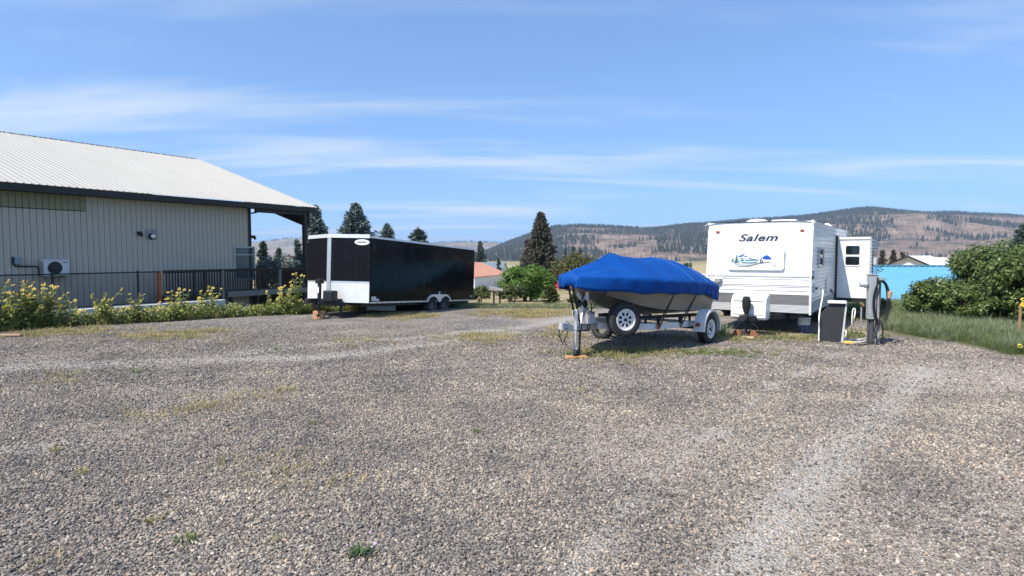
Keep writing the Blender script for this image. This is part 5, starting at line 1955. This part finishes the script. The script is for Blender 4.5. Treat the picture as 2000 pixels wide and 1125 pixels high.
side_sheet(1, 0, SY0, z1_ - .14, zt_ - .05, RWS, 'side_siding')
side_sheet(1, SY0, RL, SZ1 + .05, zt_ - .05, RWS, 'side_siding')
side_sheet(1, SY1, RL, z1_ - .14, SZ1 + .05, RWS, 'side_siding')
side_sheet(1, 0, RL, zb_, z1_ - .145, RLG, 'side_skirt', .004)
side_sheet(-1, 0, RL, z1_ - .14, zt_ - .05, RWS, 'side_siding')
side_sheet(-1, 0, RL, zb_, z1_ - .145, RLG, 'side_skirt', .004)
MB().box(-HX + .02, HX - .02, RL - .03, RL, zb_, zt_ - .03).build('rear_wall', RWS, rv_)
# roof with rolled edge, air conditioner and vents
rf = MB()
rows = []
for y in np.linspace(.08, RL, 14):
    rows.append([(x, y, zt_ - .05 + .05 * (1 - abs(x / HX) ** 5)) for x in np.linspace(-HX - .01, HX + .01, 17)])
rf.grid(rows)
rfo = rf.build('roof', RW, rv_)
for s_ in (-1, 1):
    MB().beam((s_ * (HX + .012), .06, zt_ - .055), (s_ * (HX + .012), RL, zt_ - .055), .035, .045).build('roof_edge', RW, rfo)
    MB().prism([(s_ * (HX + .01), .02, zt_ - .03), (s_ * (HX + .06), -.05, zt_ - .10), (s_ * (HX + .05), .08, zt_ - .07)], (0, 0, .03)).build('gutter_spout', RW, rfo)
MB().box(-.12, .55, 2.0, 3.0, zt_ - .01, zt_ + .13).build('roof_air_conditioner', RW, rfo, .06)
MB().lathe([(.30, 0), (.28, .05), (.18, .10), (0, .12)], (-.18, .75, zt_ - .02), (0, 0, 1), 24).build('roof_dome', RW, rfo)
MB().lathe([(.14, 0), (.14, .05), (.05, .12), (0, .13)], (1.0, 4.3, zt_ - .02), (0, 0, 1), 16).build('roof_vent', RW, rfo)
for x_, y_ in ((-.52, .3), (.08, 1.5), (.20, 1.6)):
    MB().box(x_ - .02, x_ + .02, y_ - .02, y_ + .02, zt_ - .01, zt_ + .06).build('roof_fitting', BLACK, rfo)
# front marker lights and porch light
for x_ in (-.99, .99):
    y_ = float(fy(2.52)) - .014
    MB().box(x_ - .045, x_ + .045, y_ - .022, y_ + .004, 2.49, 2.545).build('clearance_light', mat('red_brown_lens', (.30, .06, .03), .3), rv_, .006)
lt = MB().lathe([(.085, 0), (.085, .045), (.06, .07), (0, .075)], (-.93, -.015, 1.27), (0, -1, 0), 20)
lto = lt.build('hitch_light', mat('lamp_lens_grey', (.30, .30, .28), .3), rv_)
MB().box(-1.03, -.83, -.10, -.012, 1.315, 1.345).build('light_hood', RW, lto, .01)
# storage lid with landscape decal
lx0, lx1, lz0, lz1 = -.69, .63, 1.55, 2.12
def rrect(x0, x1, z0, z1, r_, y):
    pts = []
    for cx_, cz_, a0 in ((x1 - r_, z1 - r_, 0), (x0 + r_, z1 - r_, 90), (x0 + r_, z0 + r_, 180), (x1 - r_, z0 + r_, 270)):
        for k in range(6):
            t = R(a0 + 18 * k)
            pts.append((cx_ + r_ * math.cos(t), y, cz_ + r_ * math.sin(t)))
    return pts
lid = MB()
lid.prism(rrect(lx0, lx1, lz0, lz1, .07, .06), (0, -.125, 0))
lido = lid.build('storage_lid', RW, rv_, .016)
LY = -.069


def decal(name, polys, m, lift=0.0):
    b = MB()
    for p in polys:
        b.prism([(x, LY - lift, z) for x, z in p], (0, -.0012, 0))
    return b.build(name, m, lido)


def dc(u, v):                                    # decal coordinates from the enlarged photo (0..2000 by 0..1000)
    return (lx0 + (u - 85) / (1880 - 85) * (lx1 - lx0), lz0 + (880 - v) / 880 * (lz1 - lz0) * 1.02)


D = lambda *p: [dc(u, v) for u, v in p]
BLUE = mat('decal_blue', (.012, .07, .36), .4)
PBLUE = mat('decal_pale_blue', (.42, .62, .70), .4)
DGRN = mat('decal_dark_green', (.035, .10, .11), .4)
LGRN = mat('decal_pale_green', (.24, .36, .24), .4)
DGY = mat('decal_grey', (.16, .15, .15), .4)
LGY = mat('decal_light_grey', (.5, .5, .49), .4)
decal('decal_haze', [D((430, 250), (600, 210), (760, 330), (930, 440), (780, 480), (500, 470)), D((1150, 400), (1290, 270), (1400, 270), (1560, 460), (1250, 480))], mat('decal_snow', (.66, .73, .78), .4))
decal('decal_mountain', [D((430, 330), (520, 320), (620, 255), (640, 285), (560, 370), (470, 395)), D((600, 345), (660, 330), (750, 370), (690, 390)), D((485, 440), (600, 405), (620, 425), (500, 465)),
                         D((740, 430), (840, 410), (890, 435), (800, 450)), D((1190, 400), (1330, 305), (1420, 350), (1510, 455), (1400, 470), (1260, 465)), D((500, 500), (640, 470), (600, 530), (510, 540))], BLUE, .0015)
decal('decal_lake', [D((500, 545), (700, 515), (1080, 510), (1060, 560), (700, 600), (520, 600))], PBLUE, .0015)
decal('decal_shore', [D((640, 475), (760, 490), (950, 455), (1100, 490), (1080, 512), (700, 520)), D((520, 575), (800, 590), (1060, 572), (1000, 610), (560, 610)), D((1050, 460), (1110, 415), (1120, 450))], DGRN, .003)
decal('decal_bank', [D((220, 570), (330, 630), (600, 640), (900, 625), (1100, 580), (880, 680), (600, 690), (330, 660))], LGY, .003)
decal('decal_tree', [D((300, 610), (340, 500), (330, 450), (355, 440), (375, 290), (400, 300), (405, 600)), D((215, 570), (235, 480), (265, 380), (290, 560))], DGRN, .0045)
decal('decal_tree', [D((402, 600), (398, 300), (430, 420), (440, 480), (470, 500), (490, 610))], LGRN, .0045)
decal('decal_tent', [D((1120, 585), (1160, 410), (1190, 440), (1160, 590)), D((1180, 585), (1215, 470), (1250, 580))], DGRN, .0045)
decal('decal_swoosh', [D((340, 665), (450, 710), (620, 725), (800, 700), (1000, 625), (1200, 580), (1400, 560), (1640, 550), (1400, 580), (1200, 610), (1000, 660), (800, 730), (620, 748), (450, 730))], DGY, .006)
decal('decal_mark', [D((1540, 690), (1590, 665), (1630, 705), (1600, 720), (1580, 695))], DGY, .006)


# lettering, built as outlines (bold slanted serif)
def letter_block(polys, m, name):
    b = MB()
    for p in polys:
        b.prism([(x, yv, z) for x, yv, z in p], (0, -.004, 0))
    return b.build(name, m, rv_)


def text_part(txt, size, xc, zc, ymid, slope_, m, name, parent, wide=1.5, shear=.28, bold=.018):
    cu = bpy.data.curves.new('lettering', 'FONT')
    cu.body = txt
    cu.size = size
    cu.shear = shear
    cu.offset = bold
    cu.extrude = .002
    cu.space_character = 1.08
    cu.align_x = 'CENTER'
    tmp = bpy.data.objects.new('lettering', cu)
    COL.objects.link(tmp)
    bpy.context.view_layer.update()
    me_ = bpy.data.meshes.new_from_object(tmp.evaluated_get(bpy.context.evaluated_depsgraph_get()))
    bpy.data.objects.remove(tmp)
    me_.materials.clear()
    me_.materials.append(m)
    o_ = link(name, me_, parent)
    o_.location = (xc, ymid, zc)
    o_.rotation_euler = (R(90) - slope_, 0, 0)
    o_.scale = (wide, 1, 1)
    return o_


sl_ = math.atan(.13 / 1.3)
text_part('Salem', .25, -.02, 2.270, float(fy(2.30)) - .019, sl_, mat('letter_shadow', (.45, .47, .50), .5), 'lettering_shadow', rv_, 1.45, .32, .004).location.x += .012
text_part('Salem', .25, -.02, 2.276, float(fy(2.30)) - .023, sl_, mat('letter_navy', (.008, .010, .035), .4), 'lettering', rv_, 1.45, .32, .0045)
# propane bottle cover, tongue, jack with sock, blocks
pc = MB()
prof_ = [(-.80, .40), (-.84, .46), (-.84, .60), (-.82, .80), (-.76, .93), (-.62, .99), (-.42, .99), (-.36, .93), (-.34, .40)]
for x0, x1, ins in ((-.40, .40, 0),):
    pc.prism([(x0, y, z) for y, z in prof_], (x1 - x0, 0, 0))
pco = pc.build('propane_cover', RW, rv_, .03)
gr = MB()
for z in (.52, .68, .84):
    gr.box(-.35, .35, -.846 + max(0, z - .60) * .14, -.83, z, z + .02)
gr.build('cover_groove', mat('groove_grey', (.45, .45, .44), .5), pco)
tg = MB()
for s_ in (-1, 1):
    tg.beam((s_ * .75, .4, .44), (s_ * .07, -1.05, .44), .06, .13)
tg.box(-.05, .05, -1.32, -.95, .42, .54)
tg.build('tongue', STEEL_DARK, rv_)
jk = MB()
jk.tube([(0, -1.0, .11), (0, -1.0, .55)], .034, 10).tube([(0, -1.0, .38), (0, -1.0, .62)], .045, 10)
jk.box(-.08, .08, -1.08, -.92, .10, .12)
jk.beam((-.02, -1.0, .44), (-.28, -.95, .20), .02, .02).beam((.02, -1.0, .44), (.26, -.9, .22), .02, .02)
jk.build('tongue_jack', STEEL_DARK, rv_)
MB().lathe([(.045, .56), (.075, .64), (.095, .74), (.10, .86), (.085, .94), (.05, .965), (0, .965)], (0, -1.0, 0), (0, 0, 1), 16).build('jack_sock', mat('black_cloth', (.012, .012, .012), .9, var=.4, scale=14, bump=.01), rv_)
ORB = mat('orange_block', (.27, .105, .05), .8, var=.35, scale=8)
for dx, lab in ((-.19, 'reddish block left of the caravan jack foot'), (.17, 'reddish block right of the caravan jack foot')):
    p = RVM @ Vector((dx, -1.02, 0))
    o = MB().prism([(-.10, -.08, 0), (.09, -.08, 0), (.09, -.08, .09), (.04, -.08, .16), (-.05, -.08, .16)], (0, .18, 0)).build('chock_block', ORB, None, .01)
    o.location = (p.x, p.y, float(terrain(p.x, p.y)))
    o.rotation_euler = (0, 0, -RA + (.3 if dx > 0 else -.2))
    tag(o, lab, 'block')
p = RVM @ Vector((.10, -1.22, 0))
o = MB().box(-.13, .13, -.05, .05, 0, .045).build('pale_block', mat('pale_wood', (.55, .45, .32), .8), None, .006)
o.location = (p.x, p.y, float(terrain(p.x, p.y)))
o.rotation_euler = (0, 0, -RA)
tag(o, 'pale wood offcut lying before the caravan jack', 'wood block')
p = RVM @ Vector((0, -1.0, 0))
o = MB().box(-.10, .10, -.10, .10, 0, .10 - float(terrain(p.x, p.y)) * 1).build('jack_pad', mat('dark_pad', (.05, .035, .025), .9), None, .008)
o.location = (p.x, p.y, float(terrain(p.x, p.y)))
o.rotation_euler = (0, 0, -RA)
tag(o, 'dark pad right under the caravan jack foot', 'block')
# underside, axles, wheels
un = MB()
un.box(-HX + .03, HX - .03, .1, RL - .05, zb_ - .02, zb_ + .03)
for s_ in (-1, 1):
    un.box(s_ * .8 - .04, s_ * .8 + .04, .2, RL - .1, .36, zb_ - .021)
un.prism([(-.95, .25, zb_ - .021), (.95, .25, zb_ - .021), (.75, .25, .36), (-.75, .25, .36)], (0, .05, 0))
un.build('chassis', BLACK, rv_)
for s_ in (-1, 1):
    for y_ in (4.0, 4.85):
        wheel(rv_, (s_ * 1.03, y_, .33), .33, .2, WHITE, 'dish', s_)
for y_ in (4.0, 4.85):
    MB().cyl((-1.0, y_, .33), (1.0, y_, .33), .04, 8).build('axle', BLACK, rv_)
tkk = MB().box(-.7, .7, 1.1, 2.6, .30, .5)
tkk.build('holding_tank', BLACK, rv_)
# side window with valance, hatch, inlets
w0, w1 = 1.00, 1.95
wz0, wz1 = 1.62, 2.10
WF = mat('rv_window_frame', (.50, .51, .53), .35, .4)
b = MB().box(HX + .004, HX + .028, w0, w1, wz0, wz0 + .035).box(HX + .004, HX + .028, w0, w1, wz1 - .035, wz1)
b.box(HX + .004, HX + .028, w0, w0 + .035, wz0 + .036, wz1 - .036).box(HX + .004, HX + .028, w1 - .035, w1, wz0 + .036, wz1 - .036)
wdo = b.build('side_window', WF, rv_)
MB().box(HX + .003, HX + .014, w0 + .035, w1 - .035, wz0 + .035, wz1 - .035).build('pane', GLASS_DARK, wdo)
lou = MB()
for z in np.arange(wz0 + .06, wz1 - .03, .055):
    lou.box(HX + .014, HX + .022, w0 + .05, w0 + .33, z, z + .028).box(HX + .014, HX + .022, w1 - .25, w1 - .05, z, z + .028)
lou.box(HX + .014, HX + .024, w0 + .36, w0 + .66, (wz0 + wz1) / 2 - .012, (wz0 + wz1) / 2 + .03)
lou.build('window_louver', WF, wdo)
HT = mat('hatch_white', (.70, .70, .69), .35)
MB().box(HX + .003, HX + .022, .35, 1.0, 1.36, 1.56).build('side_hatch', HT, rv_, .006)
MB().box(HX + .003, HX + .022, 2.6, 3.5, .90, 1.32).build('baggage_door', HT, rv_, .006)
MB().tube([(HX, .12, 1.39), (HX + .04, .12, 1.39)], .035, 10).build('side_marker', BLACK, rv_)
MB().box(HX + .003, HX + .03, .42, .62, 1.02, 1.22).build('water_inlet', HT, rv_, .008)
MB().tube([(HX + .02, .52, 1.12), (HX + .07, .52, 1.12)], .03, 10).build('inlet_cap', BLACK, rv_)
MB().tube([(HX + .02, 3.4, .98), (HX + .06, 3.4, .9), (HX + .06, 3.5, .86)], .02, 8).build('grab_handle', BLACK, rv_)
# slide out room
sl = MB().box(HX - .35, HX + SD, SY0, SY1, SZ0, SZ1).build('slide_out', RW, rv_, .012)
MB().box(HX - .05, HX + SD + .03, SY0 - .03, SY0 - .002, SZ1 - .03, SZ1 + .035).build('slide_top_trim', RW, sl)
MB().box(HX + SD + .001, HX + SD + .035, SY0 - .035, SY1 + .03, SZ0 - .03, SZ1 + .045).build('slide_fascia', mat('slide_fascia_grey', (.33, .33, .34), .4), sl)
fsl = MB()
for z in np.arange(SZ0 + .05, SZ1 - .05, .095):
    fsl.box(HX + SD + .035, HX + SD + .046, SY0 - .02, SY1, z, z + .06)
fsl.build('slide_siding', RWS, sl)
MB().box(HX + SD + .036, HX + SD + .058, SY0 + .5, SY0 + 1.9, 1.35, 2.05).build('slide_window', GLASS_DARK, sl, .01)
MB().box(HX + .0, HX + .05, SY0 - .09, SY0 - .002, SZ0 - .06, SZ1 + .08).build('slide_seal', BLACK, sl)
MB().box(HX - .02, HX + .03, SY0 - .002, SY1, SZ1 + .002, SZ1 + .06).build('slide_seal', BLACK, sl)
MB().box(HX + .0, HX + SD, SY0 + .02, SY1 - .05, SZ0 - .11, SZ0 - .002).build('slide_rail', BLACK, sl)
# slide end window: two rounded panes in a white frame
sx0, sx1 = HX + .26, HX + .62
b = MB().prism(rrect(sx0 - .045, sx1 + .045, 1.60, 2.24, .08, SY0), (0, -.018, 0))
sw = b.build('end_window', RW, sl, .006)
for z0, z1 in ((1.64, 1.885), (1.945, 2.20)):
    MB().prism(rrect(sx0, sx1, z0, z1, .045, SY0 - .0185), (0, -.006, 0)).build('pane', GLASS_DARK, sw)
# bucket under the caravan
p = RVM @ Vector((.98, .75, 0))
bk = thing('plastic_bucket', 'white and blue plastic bucket under the caravan corner', 'bucket', (p.x, p.y, float(terrain(p.x, p.y))))
MB().lathe([(0, .005), (.125, .005), (.14, .20), (.141, .20)], (0, 0, 0), (0, 0, 1), 24).build('body', mat('bucket_blue', (.035, .08, .33), .4, col2=(.5, .55, .62), scale=7), bk)
MB().lathe([(.141, .201), (.15, .36), (.158, .36), (.158, .385), (.145, .385), (.14, .21)], (0, 0, 0), (0, 0, 1), 24).build('upper_wall', WHITE, bk)

# ------------------------------------------------------------------ dark panel with pale frame, leaning before the caravan
pA, pB = gp(1600, 667), gp(1640, 669)
pn = thing('charcoal_screen', 'tall charcoal panel with pale frame standing before the caravan side', 'panel', tz(pA), math.atan2(pB.y - pA.y, pB.x - pA.x))
pw_, ph_ = (pB - pA).length + .02, .86
sc_ = pw_ / .45
shape = [(0, 0), (pw_, 0), (pw_ + .07, ph_), (.20, ph_), (.02, ph_ - .24)]
MB().prism([(x, .0, z) for x, z in shape], (0, .06, 0)).build('panel_board', mat('charcoal_panel', (.022, .023, .026), .7, var=.1), pn, .006)
MB().prism([(pw_ + .002, -.005, .0), (pw_ + .045, -.005, 0.0), (pw_ + .105, -.005, ph_), (pw_ + .072, -.005, ph_)], (0, .07, 0)).build('frame_edge', mat('pale_frame', (.50, .50, .49), .5), pn)
MB().box(.15, pw_ + .09, -.06, .12, ph_ + .003, ph_ + .06).build('top_cap', RW, pn, .008)

# fresh water hose from the caravan inlet to the ground
ho = RVM @ Vector((HX + .07, .52, 1.12))
g0 = tz(pA)
HOSE = mat('white_hose', (.78, .76, .70), .5, var=.05)


def smooth_path(pts, n=6):
    pts = [Vector(p) for p in pts]
    out = []
    for i in range(len(pts) - 1):
        p0, p1, p2, p3 = pts[max(i - 1, 0)], pts[i], pts[i + 1], pts[min(i + 2, len(pts) - 1)]
        for k in range(n):
            t = k / n
            out.append(.5 * ((2 * p1) + (p2 - p0) * t + (2 * p0 - 5 * p1 + 4 * p2 - p3) * t * t + (3 * p1 - p0 - 3 * p2 + p3) * t ** 3))
    return out + [pts[-1]]


G = lambda x, y, z=.02: gp(x, y, 0) + Vector((0, 0, z + float(terrain(gp(x, y).x, gp(x, y).y))))
path = [ho, ho + Vector((.05, -.04, .03)), ho + Vector((.10, -.08, -.1)), g0 + Vector((.0, .02, .62)), g0 + Vector((-.02, -.02, .30)), g0 + Vector((-.03, -.04, .02))]
tag(MB().tube(smooth_path(path), .016, 8).build('drop_hose', HOSE), 'white water hose hanging from the caravan side to the charcoal panel', 'hose')
coil = [G(1640, 664), G(1662, 665), G(1690, 663), G(1692, 655), G(1685, 650), G(1672, 652), G(1668, 646, .05), gp(1667, 655) + Vector((0, 0, .35)), gp(1669, 655) + Vector((0, 0, .62)), gp(1664, 655) + Vector((0, 0, .60)),
        gp(1663, 655) + Vector((0, 0, .25)), G(1662, 652), G(1650, 649), G(1643, 650, .08), G(1652, 655, .1), G(1650, 662), G(1642, 667), G(1660, 670), G(1688, 668), G(1697, 660)]
tag(MB().tube(smooth_path(coil), .014, 7).build('water_hose', HOSE), 'white hose looped over the grass between panel and power pedestal', 'hose')
o = thing('yard_hydrant', 'slim grey water standpipe behind the looped white hose', 'standpipe', tz(gp(1681, 645)))
MB().cyl((0, 0, -.1), (0, 0, .62), .022, 10).build('pipe', GALV, o)
MB().tube([(0, 0, .60), (0, -.05, .68), (0, -.11, .62)], .025, 8).box(-.03, .03, -.02, .06, .66, .72).build('tap', mat('brass_tap', (.35, .26, .10), .4, .7), o)

# ------------------------------------------------------------------ power pedestal
pp = tz(gp(1707, 672))
pd_ = thing('power_pedestal', 'grey electric pedestal with meter and coiled black cable', 'power pedestal', pp, -.15)
PGR = mat('pedestal_grey', (.36, .38, .375), .5, .2, var=.08, scale=4)
MB().box(-.15, -.005, -.06, .10, .55, 1.50).build('meter_box', PGR, pd_, .012)
MB().box(-.16, .005, -.075, .11, 1.501, 1.525).build('box_cap', PGR, pd_, .005)
MB().box(-.14, -.01, -.066, -.0605, .62, .98).build('door_panel', PGR, pd_)
mt = MB().lathe([(.0, 0), (.075, 0), (.075, .05), (.06, .07), (.06, .14), (.04, .15), (0, .15)], (-.165, .02, 1.30), (-1, 0, 0), 22)
mt.build('meter', mat('meter_glass', (.45, .46, .46), .15, .2), pd_)
MB().box(.035, .105, -.02, .07, -.2, 1.46).build('support_post', mat('post_grey', (.30, .29, .28), .7, var=.2, scale=6), pd_, .006)
MB().tube([(-.05, .02, -.05), (-.05, .02, .56)], .045, 12).tube([(-.11, .05, -.05), (-.10, .05, .56)], .03, 10).build('conduit', mat('conduit_dark', (.06, .06, .062), .6), pd_)
MB().box(.02, .10, -.075, -.021, 1.36, 1.40).build('cable_hook', STEEL_DARK, pd_)
cb = []
for k in range(3):
    for t in np.linspace(0, 2 * math.pi, 22, endpoint=False):
        cb.append(Vector((.075 + (.125 + .022 * k) * math.sin(t), -.08 - .018 * k, .95 - .02 * k + (.43 + .025 * k) * math.cos(t))))
cb += [Vector((.05, -.12, .5)), Vector((-.02, -.13, .25)), Vector((-.10, -.16, .08)), Vector((-.28, -.24, .02)), Vector((-.5, -.28, .02)), Vector((-.68, -.16, .02)), Vector((-.8, -.1, .02))]
MB().tube(smooth_path(cb, 3), .0125, 7).build('power_cable', mat('black_cable', (.014, .014, .015), .45), pd_)
MB().tube(smooth_path([(.12, -.05, .50), (.15, -.05, .3), (.13, -.06, .1), (.17, -.08, .0)]), .016, 6).tube(smooth_path([(.0, -.08, .5), (-.03, -.09, .3), (.02, -.1, .1), (-.02, -.1, .0)]), .016, 6).build('hanging_cable', MATS['black_cable'], pd_)
MB().tube([(.235, -.10, 1.02), (.235, -.12, 1.16)], [.035, .05], 10).build('plug', mat('orange_plug', (.60, .36, .18), .5), pd_)
o = MB().box(-.09, .09, -.06, .06, 0, .07).build('yellow_plug', mat('yellow_plastic', (.72, .50, .12), .5), None, .02)
o.location = G(1657, 672, 0)
tag(o, 'yellow cable plug lying on gravel before the hose loops', 'plug')

# ------------------------------------------------------------------ distant buildings
def gable_house(name, label, c, w, l, hw, hr, rz_, wm, rm, trim=None, over=.25, cat='building', group=None):
    """c is the middle of the floor; gable faces local -y"""
    t = thing(name, label, cat, c, rz_, group=group)
    b = MB()
    b.prism([(-w / 2, -l / 2, -1), (w / 2, -l / 2, -1), (w / 2, -l / 2, hw), (0, -l / 2, hr), (-w / 2, -l / 2, hw)], (0, l, 0))
    b.build('wall', wm, t)
    sl = (hr - hw) / (w / 2)
    for s_ in (-1, 1):
        r_ = MB()
        r_.prism([(0, -l / 2 - over, hr + .03), (s_ * (w / 2 + over), -l / 2 - over, hw - sl * over + .03), (s_ * (w / 2 + over), -l / 2 - over, hw - sl * over + .13), (0, -l / 2 - over, hr + .13)], (0, l + 2 * over, 0))
        ro = r_.build('roof', rm, t)
        if trim:
            MB().beam((0, -l / 2 - over - .03, hr + .03), (s_ * (w / 2 + over), -l / 2 - over - .03, hw - sl * over + .03), .05, .24).build('rake_trim', trim, ro)
    return t


WWALL = mat('white_metal_wall', (.72, .72, .70), .5, var=.05, scale=1)
ORR = mat('orange_roof', (.52, .25, .15), .6, var=.1, scale=1)
TEAL = mat('blue_grey_roof', (.16, .21, .24), .5, .2, var=.1)
GREYR = mat('grey_roof', (.34, .33, .32), .6, var=.1)
c = at(905, 560, 114)
h = gable_house('shed', 'white metal shed with faded orange roof beyond the yard', Vector((c.x, c.y, float(terrain(c.x, c.y)))), 11.5, 16, 2.4, 4.6, R(-20), WWALL, ORR)
MB().box(1.4, 3.6, -8.06, -8.01, -.2, 1.9).build('door', WHITE, h)
MB().box(4.3, 4.9, -8.08, -8.02, .6, 1.4).build('window', GLASS_DARK, h)
c = at(930, 540, 150)
gable_house('house', 'low house with blue grey roof behind the orange roofed shed', Vector((c.x, c.y, float(terrain(c.x, c.y)))), 9, 14, 2.4, 4.55, R(80), WWALL, TEAL)
c = at(1135, 560, 112)
h = gable_house('barn', 'white and red barn with pale roof edge behind the boat bow', Vector((c.x, c.y, float(terrain(c.x, c.y)))), 10.5, 12, 2.3, 4.7, R(-5), WWALL, GREYR, mat('pale_trim', (.75, .70, .6), .5), .5)
MB().box(-5.26, 5.26, -6.04, -6.005, -.2, 1.2).build('red_wainscot', mat('barn_red', (.55, .035, .025), .5), h)
c = at(1093, 568, 100)
cr = thing('utility_trailer', 'red utility trailer with white wheel parked beside the barn', 'trailer', Vector((c.x, c.y, float(terrain(c.x, c.y)))), R(-5))
MB().box(-1.1, 1.5, -.8, .8, .45, 1.15).build('bed', MATS['barn_red'], cr, .03)
MB().box(-1.1, 1.5, -.82, .82, .38, .45).build('chassis', BLACK, cr)
for x_ in (-.9, .9):
    w_ = wheel(cr, (x_, -.85, .33), .33, .2, WHITE, 'dish', -1)
    w_.rotation_euler = (0, 0, R(90))
c = at(1372, 545, 108)
gable_house('house', 'small grey roofed house between boat stern and caravan', Vector((c.x, c.y, float(terrain(c.x, c.y)))), 6, 7, 1.9, 3.3, R(35), mat('tan_wall', (.36, .31, .26), .7), GREYR)
c = at(1795, 545, 95)
gable_house('house', 'white gabled house with dark eaves behind the blue metal roof', Vector((c.x, c.y, float(terrain(c.x, c.y)))), 11.0, 15, 3.5, float(at(1793, 501, 88).z - terrain(c.x, c.y)), R(-44), mat('cream_wall', (.62, .58, .53), .6), WHITE, BLACK, .5)
c = at(1895, 545, 120)
gable_house('house', 'pale roofed house half hidden by the fruit bushes', Vector((c.x, c.y, float(terrain(c.x, c.y)))), 10, 12, 3.2, 5.9, R(60), mat('cream_wall', (.62, .58, .53), .6), mat('pale_roof', (.42, .38, .35), .6))
# blue metal roofed shed below the bank
BLM = mat('blue_metal', (.11, .31, .46), .5, .0, var=.08, scale=1)
bs = thing('blue_shed', 'low shed with bright blue ribbed metal roof below the bank', 'shed', Vector((0, 0, 0)))
ra = at(1690, 519.5, 37)
rdir = Vector((math.cos(R(12)), -math.sin(R(12)), 0))
fdir = Vector((-rdir.y * -1, -rdir.x, 0)).normalized()
fdir = Vector((-math.sin(R(12)), -math.cos(R(12)), 0))
A0 = ra - rdir * 2.2
LN, RUNB = 11.0, 6.2
ez = at(1755, 602, 31).z
drop = ra.z - ez
prof = []
for t in np.arange(0, LN, .3):
    prof += [(t, 0), (t + .2, 0), (t + .22, .035), (t + .27, .035), (t + .29, 0)]
b = MB()
nrm_ = Vector((fdir.x * drop, fdir.y * drop, RUNB)).normalized()
b.grid([[A0 + rdir * t + nrm_ * o_ + fdir * (RUNB * f_) - Vector((0, 0, drop * f_)) for t, o_ in prof] for f_ in (0, 1)], False)
back = -fdir
b.grid([[A0 + rdir * t + Vector((0, 0, o_)) + back * (RUNB * f_) - Vector((0, 0, drop * f_)) for t, o_ in prof] for f_ in (0, 1)], False)
b.build('roof', BLM, bs)
MB().beam(A0 + Vector((0, 0, .04)), A0 + rdir * LN + Vector((0, 0, .04)), .3, .06).build('ridge_cap', mat('teal_ridge', (.06, .22, .30), .5), bs)
MB().beam(A0 + fdir * RUNB - Vector((0, 0, drop + .05)), A0 + fdir * RUNB + rdir * LN - Vector((0, 0, drop + .05)), .05, .10).build('eave_trim', mat('teal_ridge', (.06, .22, .30), .5), bs)
b = MB()
e0 = A0 + fdir * (RUNB - .3) - Vector((0, 0, drop))
base = -3.6
b.prism([e0 + Vector((0, 0, base - e0.z)), e0 + rdir * LN + Vector((0, 0, base - e0.z)), e0 + rdir * LN - Vector((0, 0, .06)), e0 - Vector((0, 0, .06))], back * (2 * RUNB - .6))
b.build('wall', mat('grey_shed_wall', (.33, .33, .33), .7, var=.1), bs)
# weathered bench-like shelf on a post near the shrub
p = tz(at(970, 600, 26.5))
tb = thing('garden_stand', 'weathered grey slab on dark posts between the shrubs', 'stand', p)
zt = at(970, 566, 26.5).z - p.z
MB().prism([(-.32, -.25, zt), (.28, -.25, zt - .05), (.28, -.25, zt + .02), (-.32, -.25, zt + .14)], (0, .5, 0)).build('slab', mat('grey_slab', (.36, .33, .29), .8), tb)
for x_ in (-.12, .14):
    MB().box(x_ - .035, x_ + .035, -.05, .05, -.1, zt - .06).build('post', STEEL_DARK, tb)
# stake with yellow flower at the right edge of the bank
p = tz(gp(1990, 668))
sf = thing('marker_stake', 'thin wooden stake with yellow ribbon in the grass bank', 'stake', p)
MB().beam((0, 0, -.1), (.0, 0, .75), .035, .03).build('stake_rod', WOOD, sf)
MB().prism([(-.03, -.03, .70), (.12, -.03, .66), (.16, -.03, .72), (.02, -.03, .80)], (0, .02, 0)).build('ribbon', mat('yellow_ribbon', (.72, .48, .04), .6), sf)
for i, (x, y) in enumerate(((1998, 585), (1992, 676))):
    o = link('yellow_flower', FLW[i])
    o.location = at(x, y, 11.8 if i else 14.5)
    o.rotation_euler = Vector((-.4, -.8, .4)).to_track_quat('Z', 'Y').to_euler()
    o.scale = (.9,) * 3
    tag(o, ('orange yellow flower in front of the large leafy bush', 'yellow flower low in the grass beside the stake')[i], 'flower')
# weeds behind the boat trailer, by the caravan tongue
for i, (x, Y, s_, lab) in enumerate(((1402, 14.6, .8, 'grey green weed beside the boat trailer tail lamp'), (1412, 14.9, .7, 'scraggly weed between boat trailer and caravan jack'))):
    o = link('scraggly_weed', tuft(140 + i, 120, .45, .4, GR_SAGE, .008, .6))
    o.location = tz(at(x, 640, Y))
    o.scale = (s_,) * 3
    tag(o, lab, 'weed')
# ------------------------------------------------------------------ haze between here and the hills
hz = MB().box(-7600, 7600, -400, 7900, -60, 225).build('haze', None)
hm = bpy.data.materials.new('haze')
hm.use_nodes = True
hn = hm.node_tree.nodes
hn.remove(hn['Principled BSDF'])
pv = hn.new('ShaderNodeVolumePrincipled')
pv.inputs['Color'].default_value = (.70, .83, 1.0, 1)
pv.inputs['Density'].default_value = 0.00013
pv.inputs['Anisotropy'].default_value = 0.3
hm.node_tree.links.new(pv.outputs[0], hn['Material Output'].inputs['Volume'])
hz.data.materials.append(hm)
kind(hz, 'stuff')
